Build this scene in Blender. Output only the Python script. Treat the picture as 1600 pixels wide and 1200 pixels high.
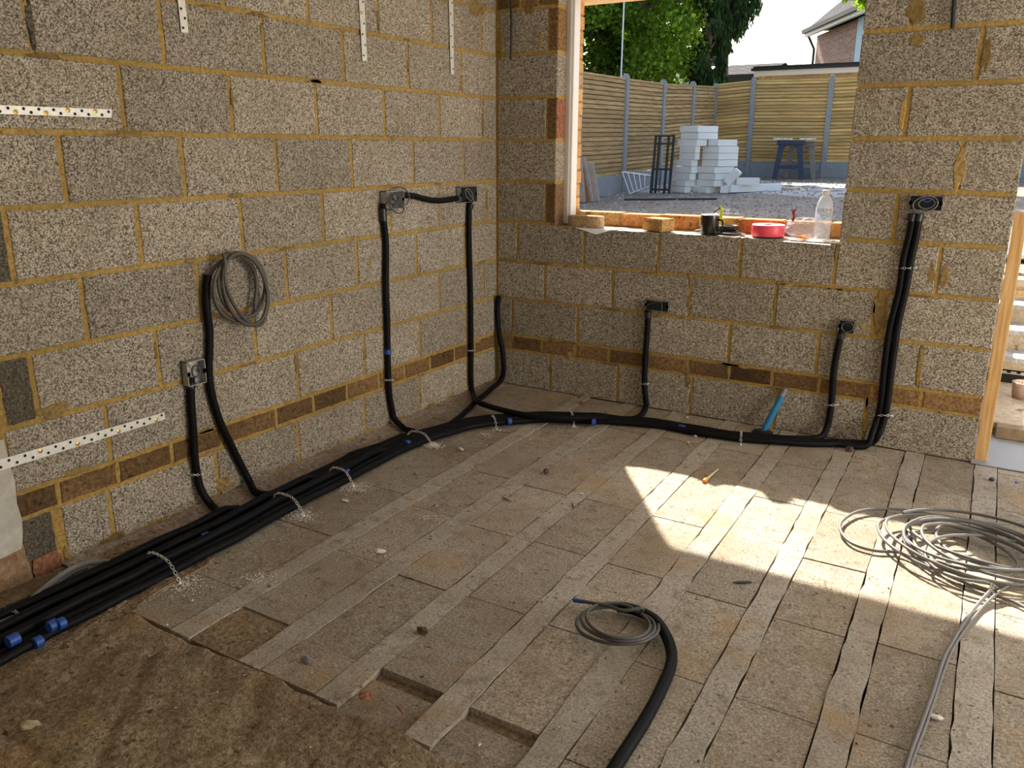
import bpy, bmesh, math, random
from mathutils import Vector, Matrix, noise
random.seed(7)
for o in list(bpy.data.objects): bpy.data.objects.remove(o, do_unlink=True)
S = bpy.context.scene
COL = S.collection

# ---------------------------------------------------------------- camera
# room axes: left wall is x=0, back wall is y=0, floor is z=0 (metres, block courses 225 mm)
CAM = Vector((2.6349, -4.1474, 1.3802)); YAW, PITCH, ROLL, FPX = -.5469, .2769, .0033, 1295.27
_f = Vector((math.sin(YAW)*math.cos(PITCH), math.cos(YAW)*math.cos(PITCH), -math.sin(PITCH)))
_r = Vector((math.cos(YAW), -math.sin(YAW), 0)); _u = _r.cross(_f)
_r2 = math.cos(ROLL)*_r + math.sin(ROLL)*_u; _u2 = -math.sin(ROLL)*_r + math.cos(ROLL)*_u
cd = bpy.data.cameras.new('camera'); cam = bpy.data.objects.new('camera', cd); COL.objects.link(cam)
cd.sensor_width = 36; cd.lens = FPX/1600*36; cd.clip_end = 300; cd.clip_start = .02
M = Matrix((_r2, _u2, -_f)).transposed().to_4x4(); M.translation = CAM; cam.matrix_world = M
S.camera = cam

# ---------------------------------------------------------------- world, sun, exposure
SUN_DIR = Vector((.723, -1, -1.125)).normalized()        # the way the light travels
W = bpy.data.worlds.new('world'); S.world = W; W.use_nodes = True
nt = W.node_tree; nt.nodes.clear()
sky = nt.nodes.new('ShaderNodeTexSky'); sky.sky_type = 'NISHITA'; sky.sun_disc = False
sky.sun_elevation = math.asin(-SUN_DIR.z); sky.sun_rotation = math.atan2(-SUN_DIR.x, -SUN_DIR.y)
sky.air_density = 1.0; sky.dust_density = 3.0; sky.ozone_density = 1.0
bg = nt.nodes.new('ShaderNodeBackground'); bg.inputs[1].default_value = .34
wo = nt.nodes.new('ShaderNodeOutputWorld')
nt.links.new(sky.outputs[0], bg.inputs[0]); nt.links.new(bg.outputs[0], wo.inputs[0])
sd = bpy.data.lights.new('sun', 'SUN'); sd.energy = 15.5; sd.angle = math.radians(.7); sd.color = (1, .94, .83)
sun = bpy.data.objects.new('sun', sd); COL.objects.link(sun)
sun.rotation_euler = SUN_DIR.to_track_quat('-Z', 'Y').to_euler(); sun.location = (-6, 10, 9)
# added fill lamp behind the camera, in place of daylight; no opening is built there
def area(name, loc, target, sx, sy, e, c):
    d = bpy.data.lights.new(name, 'AREA'); d.shape = 'RECTANGLE'; d.size = sx; d.size_y = sy; d.energy = e; d.color = c
    o = bpy.data.objects.new(name, d); COL.objects.link(o); o.location = loc
    o.rotation_euler = (Vector(target)-Vector(loc)).to_track_quat('-Z', 'Y').to_euler()
area('rear_fill_lamp', (3.6, -6.4, 1.5), (1.0, -.5, .8), 4.0, 2.2, 60, (1, .97, .90))
# fill lamp added at the right wall for doorway daylight, low like terrace bounce
area('side_fill_lamp', (5.45, -1.15, .95), (0, -1.0, .9), 2.0, 1.7, 115, (1, .96, .88))
S.view_settings.view_transform = 'Standard'; S.view_settings.look = 'None'
S.view_settings.gamma = 1; S.view_settings.use_curve_mapping = False; S.view_settings.exposure = 0.0

# ---------------------------------------------------------------- points on real surfaces
def ray(u, v): return (_f + _r2*((u-800)/FPX) + _u2*((600-v)/FPX))
def FL(u, v, z=0.0):
    d = ray(u, v); return CAM + d*((z-CAM.z)/d.z)
def LW(u, v, off=0.0):
    d = ray(u, v); return CAM + d*((off-CAM.x)/d.x)
def BW(u, v, off=0.0):
    d = ray(u, v); return CAM + d*((-off-CAM.y)/d.y)
def AT(u, v, p):                                            # at the horizontal distance of point p
    d = ray(u, v); D = math.hypot(p[0]-CAM.x, p[1]-CAM.y); return CAM + d*(D/math.hypot(d.x, d.y))
def gz(y): return .62 + .22*min(1, max(0, (y-6)/9.))        # garden ground
def GR(u, v, dz=0.0):
    p = FL(u, v, .7)
    for _ in range(30): p = FL(u, v, gz(p.y)+dz)
    return p

# ---------------------------------------------------------------- mesh helpers
class MB:
    def __init__(s): s.v = []; s.f = []; s.m = []; s.t = []; s.sm = []
    def add(s, vs, fs, m=0, t=.5, smooth=False):
        b = len(s.v); s.v += [tuple(x) for x in vs]
        for f in fs: s.f.append(tuple(b+i for i in f)); s.m.append(m); s.t.append(t); s.sm.append(smooth)
    def box(s, a, b, m=0, t=.5, ch=0, M=None):
        x0, y0, z0 = [min(a[i], b[i]) for i in range(3)]; x1, y1, z1 = [max(a[i], b[i]) for i in range(3)]
        if ch <= 0:
            vs = [(x0,y0,z0),(x1,y0,z0),(x1,y1,z0),(x0,y1,z0),(x0,y0,z1),(x1,y0,z1),(x1,y1,z1),(x0,y1,z1)]
            fs = [(0,3,2,1),(4,5,6,7),(0,1,5,4),(1,2,6,5),(2,3,7,6),(3,0,4,7)]
        else:
            bm = bmesh.new(); bmesh.ops.create_cube(bm, size=1)
            for v in bm.verts: v.co = Vector(((x0+x1)/2+v.co.x*(x1-x0), (y0+y1)/2+v.co.y*(y1-y0), (z0+z1)/2+v.co.z*(z1-z0)))
            bmesh.ops.bevel(bm, geom=bm.edges[:], offset=ch, segments=2, affect='EDGES', profile=.6)
            bm.verts.index_update(); vs = [v.co.copy() for v in bm.verts]; fs = [[v.index for v in f.verts] for f in bm.faces]; bm.free()
        if M is not None: vs = [M @ Vector(v) for v in vs]
        s.add(vs, fs, m, t)
    def tube(s, pts, r, n=10, m=0, t=.5, closed=False, flat=1.0, cap=True):
        pts = [Vector(p) for p in pts]; N = len(pts)
        rr = r if hasattr(r, '__len__') else [r]*N
        T = []
        for i in range(N):
            a = pts[(i-1) % N] if (closed or i > 0) else pts[i]; b = pts[(i+1) % N] if (closed or i < N-1) else pts[i]
            T.append((b-a).normalized() if (b-a).length > 1e-9 else Vector((0,0,1)))
        up = Vector((0,0,1)) if abs(T[0].z) < .9 else Vector((0,1,0))
        nrm = (up - T[0]*up.dot(T[0])).normalized(); vs = []
        for i in range(N):
            nrm = nrm - T[i]*nrm.dot(T[i])
            nrm = nrm.normalized() if nrm.length > 1e-6 else T[i].orthogonal().normalized()
            bi = T[i].cross(nrm)
            for k in range(n):
                a = 2*math.pi*k/n; vs.append(pts[i] + nrm*math.cos(a)*rr[i]*flat + bi*math.sin(a)*rr[i])
        fs = []
        for i in range(N if closed else N-1):
            j = (i+1) % N
            for k in range(n): fs.append((i*n+k, i*n+(k+1)%n, j*n+(k+1)%n, j*n+k))
        s.add(vs, fs, m, t, True)
        if cap and not closed:
            s.add(vs[:n], [tuple(range(n))[::-1]], m, t); s.add(vs[-n:], [tuple(range(n))], m, t)
    def lathe(s, prof, c, n=24, m=0, t=.5, M=None, smooth=True):
        vs = []
        for r, z in prof:
            for k in range(n):
                a = 2*math.pi*k/n; vs.append(Vector((r*math.cos(a), r*math.sin(a), z)))
        if M is not None: vs = [M @ v for v in vs]
        vs = [v+Vector(c) for v in vs]
        fs = [(i*n+k, i*n+(k+1)%n, (i+1)*n+(k+1)%n, (i+1)*n+k) for i in range(len(prof)-1) for k in range(n)]
        s.add(vs, fs, m, t, smooth)
    def build(s, name, mats, parent=None, origin=None):
        me = bpy.data.meshes.new(name)
        org = Vector(origin) if origin is not None else Vector((0,0,0))
        me.from_pydata([tuple(Vector(v)-org) for v in s.v], [], s.f)
        if not isinstance(mats, (list, tuple)): mats = [mats]
        for m in mats: me.materials.append(m)
        me.polygons.foreach_set('material_index', s.m)
        me.polygons.foreach_set('use_smooth', s.sm)
        a = me.attributes.new('tone', 'FLOAT', 'FACE'); a.data.foreach_set('value', s.t)
        me.update()
        o = bpy.data.objects.new(name, me); COL.objects.link(o)
        if parent is not None:
            o.parent = parent; w = Vector((0,0,0)); q = parent
            while q is not None: w += Vector(q.location); q = q.parent
            o.location = org - w
        elif origin is not None: o.location = org
        return o
def tag(o, label=None, cat=None, group=None, kind=None):
    if label: o['label'] = label
    if cat: o['category'] = cat
    if group: o['group'] = group
    if kind: o['kind'] = kind
    return o
def empty(name, loc, label=None, cat=None, group=None):
    o = bpy.data.objects.new(name, None); COL.objects.link(o); o.location = loc; o.empty_display_size = .05
    return tag(o, label, cat, group)
def struct(mb, name, mats): return tag(mb.build(name, mats), kind='structure')
def smooth_path(pts, step=.012, closed=False):
    pts = [Vector(p) for p in pts]; N = len(pts); out = []
    rng = range(N) if closed else range(N-1)
    for i in rng:
        g = (lambda k: pts[k % N]) if closed else (lambda k: pts[min(max(k, 0), N-1)])
        p0, p1, p2, p3 = g(i-1), g(i), g(i+1), g(i+2)
        n = max(1, int((p2-p1).length/step))
        for k in range(n):
            t = k/n; out.append(.5*((2*p1)+(p2-p0)*t+(2*p0-5*p1+4*p2-p3)*t*t+(3*p1-p0-3*p2+p3)*t**3))
    if not closed: out.append(pts[-1])
    return out
def nz(x, y, z=0): return noise.noise(Vector((x, y, z)))

# ---------------------------------------------------------------- materials
def mat(name): 
    m = bpy.data.materials.new(name); m.use_nodes = True; return m
class NT:
    def __init__(s, m): s.t = m.node_tree; s.b = s.t.nodes['Principled BSDF']; s.tc = None
    def n(s, ty, **k):
        x = s.t.nodes.new(ty)
        for a, b in k.items(): setattr(x, a, b)
        return x
    def l(s, a, b): s.t.links.new(a, b)
    def co(s):
        if not s.tc: s.tc = s.n('ShaderNodeTexCoord')
        return s.tc.outputs['Object']
    def noise(s, scale, detail=4, rough=.6, vec=None):
        x = s.n('ShaderNodeTexNoise'); x.inputs['Scale'].default_value = scale; x.inputs['Detail'].default_value = detail; x.inputs['Roughness'].default_value = rough
        s.l(vec or s.co(), x.inputs['Vector']); return x.outputs['Fac']
    def ramp(s, f, stops, interp='LINEAR'):
        x = s.n('ShaderNodeValToRGB'); x.color_ramp.interpolation = interp
        e = x.color_ramp.elements
        while len(e) < len(stops): e.new(.5)
        for q, (p, c) in zip(e, stops): q.position = p; q.color = (c if len(c) == 4 else (*c, 1)) if hasattr(c, '__len__') else (c, c, c, 1)
        s.l(f, x.inputs[0]); return x.outputs[0]
    def mix(s, f, a, b, mode='MIX'):
        x = s.n('ShaderNodeMix', data_type='RGBA', blend_type=mode)
        for v, i in ((f, 0), (a, 6), (b, 7)):
            if hasattr(v, 'is_linked'): s.l(v, x.inputs[i])
            elif i == 0: x.inputs[0].default_value = v
            else: x.inputs[i].default_value = (*v, 1)
        return x.outputs[2]
    def attr(s, name='tone'):
        x = s.n('ShaderNodeAttribute'); x.attribute_name = name; return x.outputs['Fac']
    def bump(s, f, strength, dist=.002, prev=None):
        x = s.n('ShaderNodeBump'); x.inputs['Strength'].default_value = strength; x.inputs['Distance'].default_value = dist
        s.l(f, x.inputs['Height'])
        if prev is not None: s.l(prev, x.inputs['Normal'])
        return x.outputs[0]
def flat(name, c, rough=.6, metal=0, spec=None, noise_amt=0, scale=60, bump=0, trans=0, alpha=1, ior=None):
    m = mat(name); t = NT(m); b = t.b
    b.inputs['Base Color'].default_value = (*c, 1); b.inputs['Roughness'].default_value = rough; b.inputs['Metallic'].default_value = metal
    if spec is not None: b.inputs['Specular IOR Level'].default_value = spec
    f = t.noise(scale, 5, .65)
    if noise_amt: t.l(t.mix(t.ramp(f, [(.3, 0.), (.7, 1.)]), tuple(x*(1-noise_amt) for x in c), tuple(min(1, x*(1+noise_amt)) for x in c)), b.inputs['Base Color'])
    if bump: t.l(t.bump(f, bump), b.inputs['Normal'])
    if trans: b.inputs['Transmission Weight'].default_value = trans
    if ior: b.inputs['IOR'].default_value = ior
    return m
def masonry(name, base, dark, light, grain=170, speck=.75, bumps=.7, dirt=(.20,.15,.085), dirt_amt=.25, toneamt=.20, grain_contrast=1.0, bd=.003, grime=False, pit=.35, fine=False):
    m = mat(name); t = NT(m)
    g = t.noise(grain, 3, .75); g2 = t.noise(grain*.33, 3, .7)
    vor = t.n('ShaderNodeTexVoronoi'); vor.inputs['Scale'].default_value = grain*.8; t.l(t.co(), vor.inputs['Vector'])
    if fine:
        v2 = t.n('ShaderNodeTexVoronoi'); v2.inputs['Scale'].default_value = grain*1.5; t.l(t.co(), v2.inputs['Vector'])
        sr = t.n('ShaderNodeSeparateColor'); t.l(v2.outputs['Color'], sr.inputs[0])
        mx = t.n('ShaderNodeMath', operation='MULTIPLY_ADD'); t.l(sr.outputs[0], mx.inputs[0]); mx.inputs[1].default_value = .34; mx.inputs[2].default_value = -.17
        ad = t.n('ShaderNodeMath', operation='ADD'); t.l(mx.outputs[0], ad.inputs[0]); t.l(g, ad.inputs[1]); g = ad.outputs[0]
    c = t.ramp(g, [(.5-.16/grain_contrast, dark), (.5, base), (.5+.16/grain_contrast, light)])
    pits = t.ramp(g2, [(.30, 1.), (.38, 0.)])
    c = t.mix(pits, c, tuple(x*pit for x in dark))
    big = t.noise(2.3, 4, .6); c = t.mix(t.ramp(big, [(.42, 0.), (.72, dirt_amt)]), c, dirt)
    big2 = t.noise(9, 4, .6); c = t.mix(t.ramp(big2, [(.35, .22), (.65, 0.)]), c, tuple(x*.6 for x in base))
    if grime:
        s1 = t.noise(17, 6, .72); c = t.mix(t.ramp(s1, [(.52, 0.), (.66, .55)]), c, (.15,.105,.065))
        s2 = t.noise(42, 3, .6); c = t.mix(t.ramp(s2, [(.66, 0.), (.70, .85)]), c, (.07,.05,.035))
        s3 = t.noise(3.1, 3, .5); c = t.mix(t.ramp(s3, [(.60, 0.), (.72, .55)]), c, (.40,.25,.10))
        s4 = t.noise(6.3, 5, .7); c = t.mix(t.ramp(s4, [(.60, 0.), (.75, .35)]), c, (.62,.58,.52))
    tn = t.attr(); br = t.ramp(tn, [(0, 1-toneamt), (1, 1+toneamt*.9)])
    c = t.mix(1.0, c, br, 'MULTIPLY')
    t.l(c, t.b.inputs['Base Color']); t.b.inputs['Roughness'].default_value = .95; t.b.inputs['Specular IOR Level'].default_value = .15
    n1 = t.bump(g2, bumps*.6, bd*1.6); n2 = t.bump(g, bumps, bd, n1); t.l(n2, t.b.inputs['Normal'])
    return m
M_BLOCK = masonry('block_aggregate', (.325,.272,.208), (.09,.072,.05), (.64,.565,.455), grain_contrast=1.0, fine=True)
M_BLOCKD = masonry('block_dark', (.115,.10,.075), (.03,.026,.02), (.25,.22,.17), grain=120, bumps=1, bd=.006)
M_MORTAR = masonry('mortar_ochre', (.43,.275,.08), (.29,.175,.045), (.53,.36,.135), grain=60, bumps=.5, dirt=(.22,.15,.05), dirt_amt=.55, toneamt=.25, pit=.8)
M_SMEAR = masonry('mortar_smear', (.31,.205,.075), (.20,.125,.04), (.40,.29,.13), grain=60, bumps=.8, dirt=(.17,.12,.05), dirt_amt=.5, toneamt=.3, pit=.8)
M_BRICK = masonry('brick_brown', (.25,.14,.06), (.12,.066,.03), (.36,.22,.10), grain=70, bumps=.6, dirt=(.06,.045,.03), dirt_amt=.6, toneamt=.6, pit=.6)
M_BRICKR = masonry('brick_red', (.30,.12,.07), (.17,.06,.04), (.42,.2,.12), grain=70, dirt_amt=.3)
M_BRICKY = masonry('brick_yellow', (.55,.33,.12), (.36,.2,.07), (.68,.46,.22), grain=70, bumps=.6, dirt=(.5,.2,.08), dirt_amt=.7, toneamt=.5)
M_FBLOCK = masonry('floor_block', (.365,.315,.25), (.20,.165,.12), (.60,.535,.44), grain=140, bumps=.45, dirt=(.23,.155,.085), dirt_amt=.6, toneamt=.22, grime=True)
M_FBEAM = masonry('floor_beam', (.43,.385,.32), (.28,.245,.195), (.59,.54,.47), grain=130, bumps=.5, dirt=(.25,.19,.13), dirt_amt=.6, grime=True, toneamt=.15, bd=.005)
M_FBED = masonry('floor_bedding', (.10,.07,.045), (.04,.03,.02), (.2,.15,.1), grain=80, bumps=1, bd=.006)
M_SCREED = masonry('old_screed', (.32,.24,.15), (.18,.125,.07), (.47,.38,.26), grain=70, grime=True, bumps=1.0, dirt=(.12,.075,.04), dirt_amt=.7, bd=.01)
M_LEDGE = masonry('mortar_dust', (.36,.285,.22), (.2,.15,.11), (.5,.43,.36), grain=60, bumps=.9, dirt=(.17,.11,.06), dirt_amt=.6, bd=.006)
M_PLASTER = masonry('old_plaster', (.62,.58,.50), (.52,.48,.41), (.70,.67,.6), grain=20, bumps=.2, dirt=(.35,.3,.24), dirt_amt=.4)
M_UPVC = flat('white_plastic', (.80,.78,.74), .35)
M_CONDUIT = flat('black_conduit', (.005,.005,.006), .55, spec=.14, noise_amt=.4, scale=40)
M_TAPE = flat('blue_tape', (.015,.075,.34), .45)
M_CABLE = flat('grey_cable', (.155,.145,.135), .55, noise_amt=.1)
M_CABLEB = flat('brown_grey_cable', (.085,.074,.06), .5, noise_amt=.1)
M_CABLED = flat('dark_grey_cable', (.07,.065,.06), .5)
M_GALV = flat('galvanised_steel', (.42,.42,.40), .38, .85, noise_amt=.25, scale=90)
M_STRAP = flat('zinc_strap', (.74,.72,.66), .45, .35, noise_amt=.12, scale=50)
M_ZINC = flat('zinc_band', (.72,.71,.68), .3, .8)
M_HOLE = flat('dark_hole', (.012,.011,.01), .9)
M_SCREW = flat('yellow_screw', (.62,.36,.06), .35, .6)
M_BLACK = flat('black_plastic', (.012,.012,.013), .35)
M_STEELD = flat('dark_steel', (.035,.04,.042), .4, .6)
M_TIMBER = mat('planed_timber'); _t = NT(M_TIMBER)
_mp = _t.n('ShaderNodeMapping'); _mp.inputs['Scale'].default_value = (30, 30, 1.6); _t.l(_t.co(), _mp.inputs[0])
_g = _t.noise(3, 4, .6, _mp.outputs[0]); _t.l(_t.ramp(_g, [(.35, (.50,.27,.09)), (.55, (.66,.40,.16)), (.7, (.72,.47,.22))]), _t.b.inputs['Base Color']); _t.b.inputs['Roughness'].default_value = .6
def fence_mat(name, a, b, c):
    m = mat(name); t = NT(m); mp = t.n('ShaderNodeMapping'); mp.inputs['Scale'].default_value = (1.2, 1.2, 26); t.l(t.co(), mp.inputs[0])
    g = t.noise(2.2, 4, .65, mp.outputs[0]); col = t.ramp(g, [(.3, a), (.5, b), (.72, c)])
    col = t.mix(1.0, col, t.ramp(t.attr(), [(0, .65), (1, 1.3)]), 'MULTIPLY')
    t.l(col, t.b.inputs['Base Color']); t.b.inputs['Roughness'].default_value = .75
    return m
M_FENCE = fence_mat('fence_larch', (.26,.15,.06), (.50,.32,.13), (.64,.43,.20))
M_FENCE2 = fence_mat('fence_golden', (.38,.22,.065), (.66,.42,.14), (.80,.56,.24))
M_CONC = flat('grey_concrete', (.30,.31,.31), .85, noise_amt=.18, scale=25, bump=.3)
M_FOAM = flat('foam_cream', (.80,.80,.74), .8, noise_amt=.05, scale=30)
M_BOARD = flat('leaning_board', (.40,.32,.25), .7, noise_amt=.15, scale=12)
M_ALU = flat('aluminium', (.62,.64,.66), .35, .6)
M_OLDTIMBER = flat('old_timber', (.27,.19,.11), .8, noise_amt=.3, scale=18)
M_NAVY = flat('navy_plastic', (.012,.022,.055), .5)
M_GREYWOOD = flat('weathered_wood', (.26,.23,.20), .8, noise_amt=.3, scale=30)
M_SPLASH = flat('paint_splashed_wood', (.62,.58,.5), .8, noise_amt=.4, scale=25)
M_MUG = flat('black_mug', (.014,.014,.014), .25)
M_CERAM = flat('white_ceramic', (.8,.78,.75), .3)
M_PINK = flat('pink_tape', (.85,.085,.13), .42)
M_PAPER = flat('white_paper', (.86,.86,.88), .7)
M_PAPERB = flat('blue_paper', (.45,.58,.82), .7)
M_HIVIS = flat('yellow_green_plastic', (.62,.72,.04), .4)
M_ORANGE = flat('orange_bits', (.85,.32,.03), .5)
M_RED = flat('dark_red_film', (.32,.02,.04), .3)
M_PIPEBLUE = flat('blue_pipe', (.02,.20,.42), .4)
M_ROOF = flat('roof_felt_black', (.022,.023,.026), .6)
M_WHITE = flat('white_board', (.78,.78,.76), .5)
M_PALEBLUE = flat('pale_blue_render', (.42,.60,.74), .7)
M_GLASS = flat('window_glass', (.05,.07,.09), .08)
M_DEBRISW = flat('white_chip', (.72,.68,.6), .8)
M_DEBRISG = flat('grey_lump', (.22,.22,.23), .8, noise_amt=.4, scale=80, bump=.5)
M_DEBRISB = flat('brown_lump', (.09,.055,.035), .9, noise_amt=.4, scale=80, bump=.5)
M_PINKSTONE = flat('pink_stone', (.46,.32,.25), .9, noise_amt=.2)
M_STONES = flat('rubble', (.30,.27,.23), .95, noise_amt=.35, scale=20)
M_MEMB = mat('grey_membrane'); _t = NT(M_MEMB)
_ck = _t.n('ShaderNodeTexBrick'); _ck.inputs['Scale'].default_value = 60; _t.l(_t.co(), _ck.inputs['Vector'])
_ck.inputs['Color1'].default_value = (.33,.35,.37,1); _ck.inputs['Color2'].default_value = (.29,.31,.33,1); _ck.inputs['Mortar'].default_value = (.20,.21,.22,1)
_t.l(_ck.outputs[0], _t.b.inputs['Base Color']); _t.b.inputs['Roughness'].default_value = .5
def clear_mat(name, c, a=.35, rough=.08):
    m = mat(name); t = NT(m); t.b.inputs['Base Color'].default_value = (*c, 1); t.b.inputs['Roughness'].default_value = rough
    t.b.inputs['Alpha'].default_value = a; return m
M_CLEAR = clear_mat('clear_plastic', (.80,.86,.92), .42)
M_BAG = clear_mat('clear_film', (.62,.60,.66), .30, .12)
M_LABEL = mat('bottle_label'); _t = NT(M_LABEL)
_n = _t.noise(90, 2, .5); _t.l(_t.ramp(_n, [(.40, (.75,.85,.95)), (.48, (.25,.55,.85)), (.56, (.8,.88,.95)), (.62, (.75,.2,.45)), (.7, (.8,.88,.95))], 'CONSTANT'), _t.b.inputs['Base Color'])
def brick_tex(name, c1, c2, mo, scale=1.0, axis='x'):
    m = mat(name); t = NT(m)
    sp = t.n('ShaderNodeSeparateXYZ'); t.l(t.co(), sp.inputs[0]); cb = t.n('ShaderNodeCombineXYZ')
    ad = t.n('ShaderNodeMath', operation='ADD'); t.l(sp.outputs[0], ad.inputs[0]); t.l(sp.outputs[1], ad.inputs[1])
    t.l(ad.outputs[0], cb.inputs[0]); t.l(sp.outputs[2], cb.inputs[1])
    b = t.n('ShaderNodeTexBrick'); t.l(cb.outputs[0], b.inputs['Vector']); b.inputs['Scale'].default_value = scale
    b.inputs['Brick Width'].default_value = .225; b.inputs['Row Height'].default_value = .075; b.inputs['Mortar Size'].default_value = .008; b.inputs['Bias'].default_value = -.1
    b.inputs['Color1'].default_value = (*c1, 1); b.inputs['Color2'].default_value = (*c2, 1); b.inputs['Mortar'].default_value = (*mo, 1)
    c = t.mix(t.ramp(t.noise(9, 4, .7), [(.4, 0.), (.65, .5)]), b.outputs[0], tuple(x*.6 for x in c1))
    t.l(c, t.b.inputs['Base Color']); t.b.inputs['Roughness'].default_value = .9
    t.l(t.bump(b.outputs['Fac'], -.4, .004), t.b.inputs['Normal']); return m
M_HB1 = brick_tex('house_brick_red', (.36,.17,.12), (.48,.30,.22), (.5,.42,.36))
M_HB2 = brick_tex('house_brick_yellow', (.42,.27,.11), (.54,.38,.18), (.45,.36,.25))
M_TILE = mat('roof_tiles'); _t = NT(M_TILE)
_b = _t.n('ShaderNodeTexBrick'); _t.l(_t.co(), _b.inputs['Vector']); _b.inputs['Brick Width'].default_value = .3; _b.inputs['Row Height'].default_value = .22; _b.inputs['Scale'].default_value = 1; _b.inputs['Mortar Size'].default_value = .02
_b.inputs['Color1'].default_value = (.055,.052,.055,1); _b.inputs['Color2'].default_value = (.09,.085,.09,1); _b.inputs['Mortar'].default_value = (.02,.02,.022,1)
_t.l(_b.outputs[0], _t.b.inputs['Base Color']); _t.b.inputs['Roughness'].default_value = .95; _t.b.inputs['Specular IOR Level'].default_value = .05
def leaf_mat(name, c, tr):
    m = mat(name); t = NT(m); t.t.nodes.remove(t.b)
    col = t.ramp(t.attr(), [(0, tuple(x*.45 for x in c)), (.6, c), (1, tuple(min(1, x*1.7) for x in c))])
    d = t.n('ShaderNodeBsdfDiffuse'); q = t.n('ShaderNodeBsdfTranslucent'); x = t.n('ShaderNodeMixShader'); x.inputs[0].default_value = tr
    t.l(col, d.inputs[0]); t.l(t.mix(1.0, col, (1.5,1.5,.55), 'MULTIPLY'), q.inputs[0]); t.l(d.outputs[0], x.inputs[1]); t.l(q.outputs[0], x.inputs[2])
    t.l(x.outputs[0], t.t.nodes['Material Output'].inputs[0]); return m
M_LEAF = leaf_mat('leaf_green', (.19,.30,.055), .66)
M_LEAFL = leaf_mat('leaf_lime', (.26,.42,.05), .6)
M_LEAFD = leaf_mat('leaf_dark', (.05,.095,.04), .35)
M_BARK = flat('bark', (.12,.085,.06), .9, noise_amt=.3, scale=20)
M_GROUND = masonry('garden_soil', (.37,.31,.245), (.17,.14,.105), (.56,.50,.41), grain=22, bumps=1, dirt=(.22,.18,.14), dirt_amt=.6, bd=.03)
M_SLABPALE = masonry('pale_hardcore', (.55,.53,.50), (.40,.38,.35), (.68,.66,.63), grain=20, bumps=.7, bd=.02, dirt=(.4,.36,.3), dirt_amt=.4)
M_SAND = masonry('sandy_stone', (.60,.50,.35), (.48,.38,.25), (.72,.62,.47), grain=40, bumps=.4, dirt=(.4,.3,.2), dirt_amt=.4)
M_CEIL = flat('ceiling_board', (.62,.60,.56), .9)

# ================================================================ STRUCTURE
Z = [0, .219, .308, .528, .75, .975, 1.2, 1.425, 1.65, 1.875, 2.1, 2.325, 2.55]
def block_face(mb, s0, s1, z0, z1, P, mi, tone, jit=.0028, proud=.003, seed=0):
    # one masonry unit: slightly ragged front outline standing proud of the mortar bed
    out = []
    L = [(s0, z0, s1, z0), (s1, z0, s1, z1), (s1, z1, s0, z1), (s0, z1, s0, z0)]
    cx, cz = (s0+s1)/2, (z0+z1)/2
    for (a, b, c, d) in L:
        n = max(2, int(math.hypot(c-a, d-b)/.016))
        for k in range(n):
            t = k/n; s, z = a+(c-a)*t, b+(d-b)*t
            e = min(t, 1-t)*n
            push = jit*nz(s*38+seed, z*38, seed)*2.0 - (random.random()*.004+.001 if e < 1 else 0) + jit*.5*(random.random()-.5)
            ds, dz = s-cx, z-cz; ls = abs(ds)/max(1e-6, (s1-s0)/2); lz = abs(dz)/max(1e-6, (z1-z0)/2)
            if ls >= lz-.02: s += math.copysign(push, ds)
            if lz >= ls-.02: z += math.copysign(push, dz)
            out.append((s, z))
    tilt = (random.random()-.5)*.0022
    n = len(out)
    back = [P(s, z, -.008) for s, z in out]
    mid = [P(s, z, proud*.35) for s, z in out]
    fr = [P(cx+(s-cx)*(1-.0025/max(.02, (s1-s0)/2)), cz+(z-cz)*(1-.0025/max(.02, (z1-z0)/2)), proud+tilt*(s-cx)/.22) for s, z in out]
    vs = back+mid+fr
    fs = [(i, (i+1) % n, n+(i+1) % n, n+i) for i in range(n)] + [(n+i, n+(i+1) % n, 2*n+(i+1) % n, 2*n+i) for i in range(n)] + [tuple(range(2*n, 3*n))]
    mb.add(vs, fs, mi, tone)
def blob(mb, s, z, rs, rz, P, mi, tone=.5, h=.0045, seed=None):
    seed = random.random()*99 if seed is None else seed; n = 22; o1 = []; o2 = []
    for k in range(n):
        a = 2*math.pi*k/n; r = 1+.55*nz(math.cos(a)*1.4+seed, math.sin(a)*1.4, seed)+.18*(random.random()-.5)
        o1.append(P(s+rs*r*math.cos(a), z+rz*r*math.sin(a), .0005)); o2.append(P(s+rs*r*.8*math.cos(a), z+rz*r*.86*math.sin(a), h))
    mb.add(o1+o2, [(i, (i+1) % n, n+(i+1) % n, n+i) for i in range(n)]+[tuple(range(n, 2*n))], mi, tone)
def leftP(s, z, d): return Vector((d, -s, z))
def backP(s, z, d): return Vector((s, -d, z))
def frame_n(mb, P):                                        # mortar slab quad(s) behind the units
    pass
G = .0108
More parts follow.
